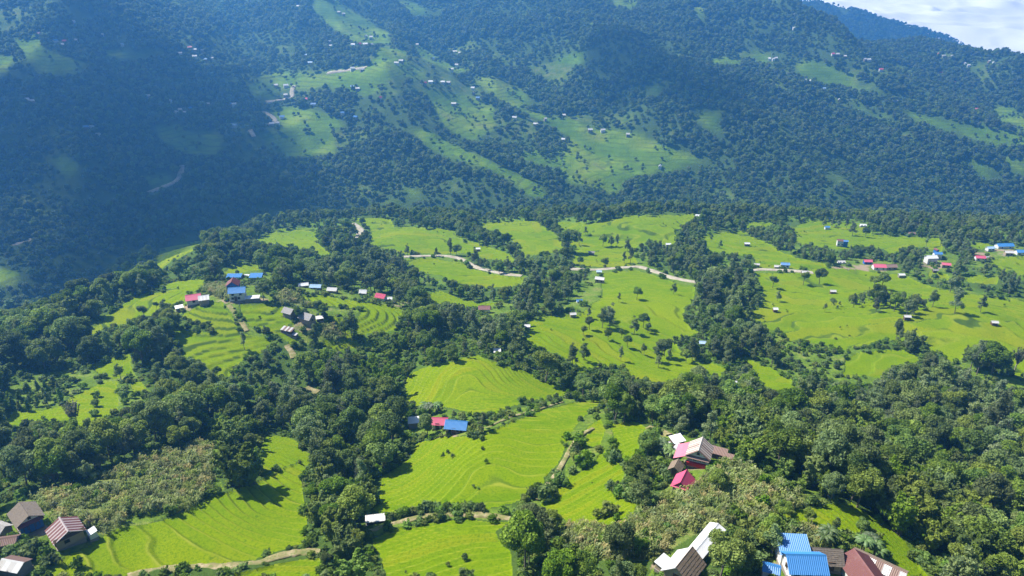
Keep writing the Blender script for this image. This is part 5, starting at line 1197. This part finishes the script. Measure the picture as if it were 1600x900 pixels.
# trees that stand apart
SINGLES = [(889,395,'broadleaf_tree',1.3,'big dark lone tree in the bright middle field'),(118,669,'bare_tree',0.95,'pale nearly bare tree in the far left rice field'),(374,760,'bamboo_clump',1.25,'great dark bamboo clump standing above the lower left rice field'),(392,757,'bamboo_clump',0.95,'smaller bamboo clump right of the great dark bamboo clump'),
 (1298,783,'broadleaf_tree',0.46,'round yellow green tree at the top of the bottom right terraces'),(1344,784,'broadleaf_tree',0.62,'rounded dark tree right of the round yellow green tree'),(189,593,'alder_tree',0.55,'slim upright tree in the small rice field at the far left'),(549,524,'alder_tree',0.95,'grey green tree at the left end of the stepped terraces'),(541,527,'broadleaf_tree',0.5,'small dark tree beside the stepped terraces'),
 (1548,588,'broadleaf_tree',1.25,'largest spreading tree at the lower edge of the right field'),(1526,585,'alder_tree',1.15,'tall feathery tree left of the largest spreading tree'),(1492,487,'alder_tree',1.0,'tall slim tree alone in the upper right field'),(1532,486,'alder_tree',0.7,'small feathery tree right of the tall slim tree in the upper right field'),(1457,479,'alder_tree',0.8,'feathery tree at the right end of the field tree group'),
 (1003,793,'alder_tree',0.75,'thin dark tree at the left edge of the maize slope'),(1121,772,'broadleaf_tree',0.40,'round bush-like tree on the maize slope below the pink farmstead'),(965,873,'broadleaf_tree',0.55,'ivy green tree in the lower maize slope'),(1345,834,'broadleaf_tree',0.27,'young tree with thin trunk on the bottom right terraces'),(1304,832,'alder_tree',0.3,'sapling on the bottom right terraces'),(1263,815,'broadleaf_tree',0.24,'small dark tree at the left of the bottom right terraces'),
 (668,681,'broadleaf_tree',0.52,'dense tree in front of the long low white shed'),(755,674,'alder_tree',0.5,'thin pole-like tree right of the blue roofed farmhouse'),(710,655,'alder_tree',0.3,'bare grey bush behind the blue roofed farmhouse'),(1125,905,'broadleaf_tree',0.62,'dense tree below the white roofed barn'),(1148,895,'broadleaf_tree',0.55,'dense tree right of the white roofed barn'),(1205,868,'alder_tree',0.6,'dusky tree left of the big blue farmhouse'),(1222,812,'broadleaf_tree',0.3,'little dark tree on the maize slope edge'),
 (920,497,'alder_tree',0.4,'slim sapling left in the central field'),(941,512,'alder_tree',0.85,'feathery tree left of a pair in the central field'),(953,512,'alder_tree',0.95,'feathery tree right of a pair in the central field'),(921,514,'broadleaf_tree',0.42,'small dark tree left of the feathery pair'),(912,522,'broadleaf_tree',0.3,'small round tree low at the left of the central field'),(971,527,'broadleaf_tree',0.28,'tiny round tree below the feathery pair'),(950,530,'broadleaf_tree',0.33,'dark bushy tree in the middle of the central field'),
 (980,542,'broadleaf_tree',0.38,'leaning bushy tree left of the grove in the central field'),(970,562,'alder_tree',0.45,'thin tree low in the central field'),(1005,512,'broadleaf_tree',0.5,'darker of two trees in the mid central field'),(991,520,'alder_tree',0.65,'thin feathery tree left of the darker tree in the central field'),(1012,519,'alder_tree',0.5,'small feathery tree right of the darker tree in the central field'),(995,467,'broadleaf_tree',0.5,'round tree high in the central field'),(967,471,'alder_tree',0.35,'palm-like sapling high in the central field'),(1052,459,'alder_tree',0.55,'slim tree at the upper right of the central field'),(912,562,'alder_tree',0.7,'tree at the lower left of the central field'),(895,570,'alder_tree',0.75,'feathery tree on the bank below the central field'),
 (905,382,'alder_tree',0.75,'slim tree right of the big dark lone tree'),(915,366,'alder_tree',0.5,'small thin tree behind the big dark lone tree'),(942,384,'broadleaf_tree',0.6,'bushy tree left of three in the middle field'),(955,384,'alder_tree',0.7,'middle tree of three in the middle field'),(964,384,'alder_tree',0.6,'right tree of three in the middle field'),(980,392,'alder_tree',0.75,'tree at the right of the middle field'),(906,416,'broadleaf_tree',0.45,'small tree above the dirt road in the centre'),(945,418,'broadleaf_tree',0.5,'dark tree above the dirt road beside the pale blue hut'),(975,411,'alder_tree',0.55,'left tree of three above the road junction'),(985,411,'alder_tree',0.75,'middle tree of three above the road junction'),(1111,377,'alder_tree',0.4,'small tree left in the green field beyond the wooded strip'),(1125,388,'alder_tree',0.5,'slim tree in the green field beyond the wooded strip'),
 (1287,354,'alder_tree',0.6,'left slim tree in the far right field'),(1300,354,'alder_tree',0.65,'second slim tree in the far right field'),(1310,357,'alder_tree',0.7,'third slim tree in the far right field'),(1322,357,'alder_tree',0.6,'fourth slim tree in the far right field'),(1332,367,'alder_tree',0.9,'pale feathery tree in the far right field'),(1352,370,'broadleaf_tree',0.55,'bushy tree below the white roofed hut at the far right'),(1447,384,'alder_tree',0.6,'thin tree in the far right stepped field'),
 (567,353,'broadleaf_tree',0.5,'dark tree beside the short road bend'),(637,398,'alder_tree',0.6,'tree at the left end of the dirt road'),(682,401,'alder_tree',0.5,'small tree on the left part of the dirt road'),(704,399,'alder_tree',0.85,'left tree of a roadside pair above the curve'),(714,400,'broadleaf_tree',0.6,'right tree of a roadside pair above the curve'),(742,413,'alder_tree',0.9,'tall tree where the dirt road curves down'),(752,420,'alder_tree',0.6,'roadside tree below the curve'),(761,423,'alder_tree',0.65,'second roadside tree below the curve'),(780,428,'broadleaf_tree',0.6,'dark roadside tree at the lower road'),(792,424,'alder_tree',0.85,'tall roadside tree at the lower road'),
 (1280,442,'broadleaf_tree',0.75,'dark bushy tree below the roadside grey shed'),(1255,444,'broadleaf_tree',0.55,'bushy tree below the end of the dirt road'),(1207,449,'broadleaf_tree',0.5,'round tree at the left of the large right field'),(1365,449,'broadleaf_tree',0.55,'round dark tree below the long pink roof'),(1377,451,'broadleaf_tree',0.75,'grey round tree below the long tan roof'),(1215,469,'alder_tree',0.5,'thin tree upper left in the large right field'),(1586,577,'bare_tree',1.1,'sparse see-through tree at the right edge field'),(1400,529,'alder_tree',0.7,'feathery tree low in the large right field'),(1422,549,'alder_tree',0.85,'dark feathery tree at the lower edge of the large right field'),
 (225,497,'broadleaf_tree',0.42,'dark round tree on the green slope at the left knoll'),(263,502,'alder_tree',0.85,'dark cypress-like tree left of the knoll terraces'),(245,483,'broadleaf_tree',0.25,'small round bush high on the green slope of the knoll'),(340,590,'broadleaf_tree',0.3,'small tree at the lower tip of the knoll terraces'),(382,545,'alder_tree',0.5,'pale feathery tree beside the knoll terraces'),(415,525,'alder_tree',0.4,'small feathery tree in the knoll rice'),(498,492,'broadleaf_tree',0.48,'dark tree behind the knoll farmhouse'),(506,497,'broadleaf_tree',0.42,'dark round tree beside the small tin hut on the knoll'),(468,500,'broadleaf_tree',0.4,'bushy tree between the grey roofed knoll houses'),(493,540,'alder_tree',0.75,'grey tree below the dry maize patch'),(412,470,'broadleaf_tree',0.55,'bushy tree right of the long white roofed shed'),(625,480,'alder_tree',0.9,'tall tree right of the pink cottage above the terraces')]
for (u, v, kd, s, lab) in SINGLES:
    if kd == 'broadleaf_tree' and s < 0.75: s *= 1.12
    plant(kd, tuple(spot(u, v) - np.array([0, 0, 0.1])), s, rng.random() * 6.283, lab, None)
ORCH = [(21,635),(32,628),(47,630),(59,635),(44,612),(70,622),(8,640),(32,641),(72,610),(92,612),(96,628),(85,605),(75,632),(45,642),(15,628),(60,612)]
for (u, v), wd in zip(ORCH, place_words([[a, b, rng.random()] for a, b in ORCH])):
    plant('orchard_tree', tuple(spot(u, v)), 0.85 + 0.35 * rng.random(), rng.random() * 6.283, ('orchard tree in the pale grassy plot at the far left' + wd).replace(', small', ',').replace(', large', ','), 'orchard trees at the far left')
for (u, v, lab) in [(1358,858,'beside the grey tin shed at the bottom right'),(1348,864,'beside the grey tin shed at the bottom right'),(1366,868,'beside the grey tin shed at the bottom right'),(1034,706,'left of the pink roofed farmstead'),(1042,716,'left of the pink roofed farmstead'),(1026,712,'left of the pink roofed farmstead'),(672,647,'behind the long low white shed'),(663,646,'behind the long low white shed'),(682,645,'behind the long low white shed'),(1292,850,'behind the brown slate roofed cottage at the bottom right')]:
    plant('banana_plant', tuple(spot(u, v)), 0.8 + 0.15 * rng.random(), rng.random() * 6.283, 'banana plant with drooping leaves ' + lab, 'banana plants ' + lab)
BUSH = []
for x in np.linspace(0, 1, 30):
    BUSH.append((np.interp(x, [0, .45, 1], [604, 668, 752]), np.interp(x, [0, .45, 1], [812, 799, 798]) + rng.normal() * .8, 0.95 + .35 * rng.random(), 'in the hedge along the track below the big central rice field'))
for (u, v, s) in [(910,726,2.1),(903,722,1.5),(875,757,1.9),(851,780,1.9),(865,775,1.2),(907,699,1.6),(905,687,1.5),(840,772,1.5),(832,776,1.4),(836,768,1.3),(898,708,1.4),(860,765,1.1)]: BUSH.append((u, v, s, 'along the earth track between the central rice fields'))
for (u, v, s) in [(960,720,1.5),(955,706,1.3),(957,695,1.2),(952,804,1.6),(938,808,1.2),(955,762,1.2),(980,779,1.4),(968,775,1.3),(990,780,1.3),(972,768,1.0),(985,745,1.6),(962,812,0.7)]: BUSH.append((u, v, s, 'around the fan shaped rice terraces'))
for (u, v, s) in [(155,780,2.0),(190,767,1.2),(225,746,1.7),(275,742,1.8),(272,759,1.8),(257,754,1.3),(240,754,1.2),(207,739,1.3),(107,772,2.0),(37,779,2.1),(200,799,1.2),(226,762,1.3),(310,731,1.1),(317,774,1.6),(211,766,1.0),(245,739,1.1),(171,770,1.1),(290,750,1.1),(120,768,1.6)]: BUSH.append((u, v, s * 0.72, 'growing in the left maize field'))
for (u, v, s) in [(699,708,.5),(691,714,.4),(754,701,.45),(760,722,.5),(726,873,.6),(700,883,.4),(692,711,.35),(740,760,.35),(748,764,.3)]: BUSH.append((u, v, s, 'dotted over the open central rice fields'))
for (u, v, s) in [(150,620,1.1),(150,635,1.3),(149,648,1.2),(196,612,1.5),(193,622,1.2),(165,590,1.0),(70,665,1.8),(45,672,1.8),(85,668,1.4),(105,638,.9)]: BUSH.append((u, v, s, 'round the far left rice field'))
for (u, v, s) in [(1190,792,1.3),(1215,790,1.4),(1175,800,1.5),(1150,812,1.6),(1155,795,1.2),(1232,800,1.2),(1140,770,1.5),(1160,760,1.3),(1195,760,1.4),(1225,772,1.4),(1085,815,1.2),(1045,830,1.2),(940,850,1.4),(985,850,1.4),(1010,845,1.3),(1000,865,1.5),(1030,855,1.2),(1065,800,1.0),(1120,790,1.2),(905,840,1.2),(1170,830,1.6),(1195,822,1.5),(1240,835,1.4),(1205,840,1.5)]: BUSH.append((u, v, s, 'on the maize slope above the white roofed barn'))
for (u, v, s) in [(120,885,1.1),(30,862,1.5),(50,868,1.7),(15,872,1.5),(70,872,1.4),(65,858,1.2),(85,880,1.2),(35,848,1.2),(20,845,1.0)]: BUSH.append((u, v, s, 'round the sheds at the bottom left'))
for (u, v, s) in [(1425,872,.9),(1440,884,1.0),(1450,893,1.1),(1385,868,.8),(1315,852,.9),(1325,862,1.0),(1312,864,.9),(1330,874,.9),(1340,880,.8)]: BUSH.append((u, v, s, 'round the bottom right terraces'))
for (u, v, s) in [(735,680,1.0),(742,683,1.1),(748,678,1.2),(700,682,.8),(690,682,.7),(738,672,1.1),(752,686,.9),(770,655,1.0),(780,653,1.0),(745,655,1.4),(640,655,1.6),(650,650,1.5),(660,652,1.4),(790,648,.8),(810,642,.8),(830,638,.9),(850,634,1.0),(870,629,1.1)]: BUSH.append((u, v, s, 'round the blue roofed farmhouse in the centre'))
for (u, v, s) in [(1045,752,1.2),(1040,742,1.4),(1036,732,1.5),(1046,722,1.2),(1030,725,1.5),(1110,740,1.2),(1120,735,1.2),(1130,742,1.3),(1145,735,1.4),(1160,745,1.4),(1022,690,1.4),(1015,700,1.6),(1013,715,1.8),(1020,735,1.8),(1010,748,1.6)]: BUSH.append((u, v, s, 'round the pink roofed farmstead'))
_bp, _ = ground([b[0] for b in BUSH], [b[1] for b in BUSH])
by = {}
for (u, v, s, ph), p in zip(BUSH, _bp): by.setdefault(ph, []).append((u, v, s, p))
for ph, mem in by.items():
    for (u, v, s, p), wd in zip(mem, place_words([[a, b, c] for a, b, c, _ in mem])):
        plant('shrub', tuple(p), s, rng.random() * 6.283, 'green shrub ' + ph + wd, 'shrubs ' + ph, None, 0.85 + 0.4 * rng.random())

# undergrowth, maize
def fill(sp, y0, y1, pred, jx=0.8, jy=0.8):
    P, u, v, d = candidates(sp, y0, y1, True, jx, jy); o = open_at(u, v)
    # land use on the ground itself
    c = np.zeros(len(P), int)
    for cls, k, poly in FIELDS:
        if cls in (1, 2, 3) and len(poly) > 3: c[pip(P[:, 0], P[:, 1], poly)] = cls
    k = pred(P, c, o, d)
    for hx, hy, hr in HOUSES: k &= (P[:, 0] - hx) ** 2 + (P[:, 1] - hy) ** 2 > (hr + 0.4) ** 2
    return P[k]
Q = fill(2.0, 20, 330, lambda P, c, o, d: (((c == 0) & (rng.random(len(P)) < 0.75)) | ((c == 3) & (rng.random(len(P)) < 0.22))) & (o != 5))
Q2 = fill(5.0, 330, 780, lambda P, c, o, d: (((c == 0) & (rng.random(len(P)) < 0.6)) | ((c == 3) & (rng.random(len(P)) < 0.2))) & (o != 5))
Q = np.concatenate([Q, Q2]); s = (0.5 + 0.8 * rng.random(len(Q))) * np.where(Q[:, 1] > 330, 1.5, 1.0); print('undergrowth', len(Q))
scatter('undergrowth', 'shrub', Q, rng.random(len(Q)) * 6.283, np.stack([s, s, s * (0.6 + 0.5 * rng.random(len(s)))], 1), 'low green undergrowth between the trees and along field edges', 'undergrowth')
Q = fill(1.25, 20, 330, lambda P, c, o, d: (c == 2) & (rng.random(len(P)) < 0.9) & (vnoise(P[:, 0] / 5, P[:, 1] / 5, 8) > 0.2), 0.5, 0.15); s = 0.75 + 0.5 * rng.random(len(Q)); print('maize', len(Q))
scatter('maize_crop', 'corn', Q, rng.random(len(Q)) * 6.283, np.stack([s, s, s], 1), 'standing and drying maize plants covering the slopes', 'maize')
Q = fill(2.0, 20, 600, lambda P, c, o, d: (c == 1) & (vnoise(P[:, 0] / 17, P[:, 1] / 17, 33) > 0.70) & (rng.random(len(P)) < np.where(d < 260, 0.012, 0.03))); s = 0.2 + 0.35 * rng.random(len(Q)); print('tussocks', len(Q))
scatter('field_weeds', 'shrub', Q, rng.random(len(Q)) * 6.283, np.stack([s, s, s], 1), 'small weeds and tussocks dotted over the rice fields', 'weeds')

# ------------------------------------------------------------------ clouds and haze
def mat_cloud(dens):
    m, t, o = new_mat('cloud_vapour'); v = t.nodes.new('ShaderNodeVolumePrincipled')
    v.inputs['Color'].default_value = (1, 1, 1, 1); v.inputs['Density'].default_value = dens; v.inputs['Anisotropy'].default_value = 0.0
    t.links.new(v.outputs[0], o.inputs['Volume']); return m
def cloud(name, c, size, n, label, dens, seed, group='clouds', rr=(0.35, 0.55)):
    r = np.random.default_rng(seed); bm = bmesh.new(); parts = []
    V, F = ico(3)
    for k in range(n):
        p = r.normal(size=3) * np.array(size) * 0.42; p[2] = abs(p[2]) * 0.7 - size[2] * .2; rad = min(size) * (rr[0] + rr[1] * r.random())
        q = V * rad * (1 + 0.22 * fbm(V[:, 0] * 2 + k, V[:, 1] * 2 + V[:, 2] * 1.7, seed + k, 3))[:, None]
        parts.append((q * np.array([1.25, 1.25, 0.8]) + p, F))
    g_ = cat(parts); me = make_mesh(name, g_[0], g_[1], mat_cloud(dens), None, True)
    o = link(name, me, None, c); md = o.modifiers.new('merge', 'REMESH'); md.mode = 'VOXEL'; md.voxel_size = min(size) / 14
    return tag(o, label, 'cloud', group)
# a sea of cloud fills the next valley, beyond the right-hand ridge
cxs = np.linspace(200, 7000, 340); cys = 3000 + 5200 * np.linspace(0, 1, 240) ** 1.6
cxx, cyy = np.meshgrid(cxs, cys, indexing='ij')
wx_ = cxx + 120 * fbm(cxx / 500, cyy / 500, 5, 3); wy_ = cyy + 120 * fbm(cxx / 500 + 9, cyy / 500, 6, 3)
bil = sum(a_ * (1 - np.abs(fbm(wx_ / f_, wy_ / (f_ * 1.3), 80 + i_, 2))) ** 2 for i_, (f_, a_) in enumerate(((560, 95), (240, 16))))
czz = -560 + bil + 0.055 * (cyy - 3000) + 90 * np.exp(-((cxx - 1700) / 450) ** 2 - ((cyy - 3400) / 450) ** 2)
ci = np.arange(czz.size).reshape(czz.shape)
cf = np.stack([ci[:-1, :-1], ci[1:, :-1], ci[1:, 1:], ci[:-1, 1:]], -1).reshape(-1, 4)
mc, tc, oc = new_mat('cloud_white'); gc = N(tc)
dc = gc.a('ShaderNodeBsdfDiffuse'); dc.inputs[0].default_value = (0.9, 0.9, 0.9, 1); tcn = gc.a('ShaderNodeBsdfTranslucent'); tcn.inputs[0].default_value = (0.9, 0.9, 0.9, 1)
mxs = gc.a('ShaderNodeMixShader'); mxs.inputs[0].default_value = 0.15; gc.l(dc.outputs[0], mxs.inputs[1]); gc.l(tcn.outputs[0], mxs.inputs[2]); gc.l(mxs.outputs[0], oc.inputs[0])
tag(link('cloud_sea', make_mesh('cloud_sea', np.stack([cxx, cyy, czz], -1).reshape(-1, 3), cf, mc, None, True)), 'bright white sea of cloud in the valley beyond the right hand ridge', 'cloud', None, 'stuff')
# fair weather clouds overhead, out of the frame: their shadows dapple the far mountain
def overhead(u, v, size, seed, label):
    p = spot(u, v); t_ = (620 + size[2] - p[2]) / to_sun.z
    cloud('cloud', (p[0] + to_sun.x * t_, p[1] + to_sun.y * t_, p[2] + to_sun.z * t_), size, 14, label, 0.016, seed)
overhead(140, 340, (380, 300, 110), 11, 'broad cloud over the dark left forest')
overhead(170, 130, (300, 300, 110), 12, 'cloud over the upper left slope')
overhead(1020, 120, (180, 130, 60), 14, 'cloud over the forest right of centre')

m, t, o_ = new_mat('haze_air'); v = t.nodes.new('ShaderNodeVolumePrincipled')
v.inputs['Color'].default_value = (*HAZE_COLOR, 1); v.inputs['Density'].default_value = HAZE_DENSITY; v.inputs['Anisotropy'].default_value = 0.5
t.links.new(v.outputs[0], o_.inputs['Volume'])
zmax = float(max(TZ.max() + 22, 20)); zmin = float(TZ.min() - 4)
tag(link('haze', make_mesh('haze', *boxm(-2600, 3000, -120, 2960, zmin, zmax), m)), 'blue haze lying in the valley', 'haze', None, 'stuff')
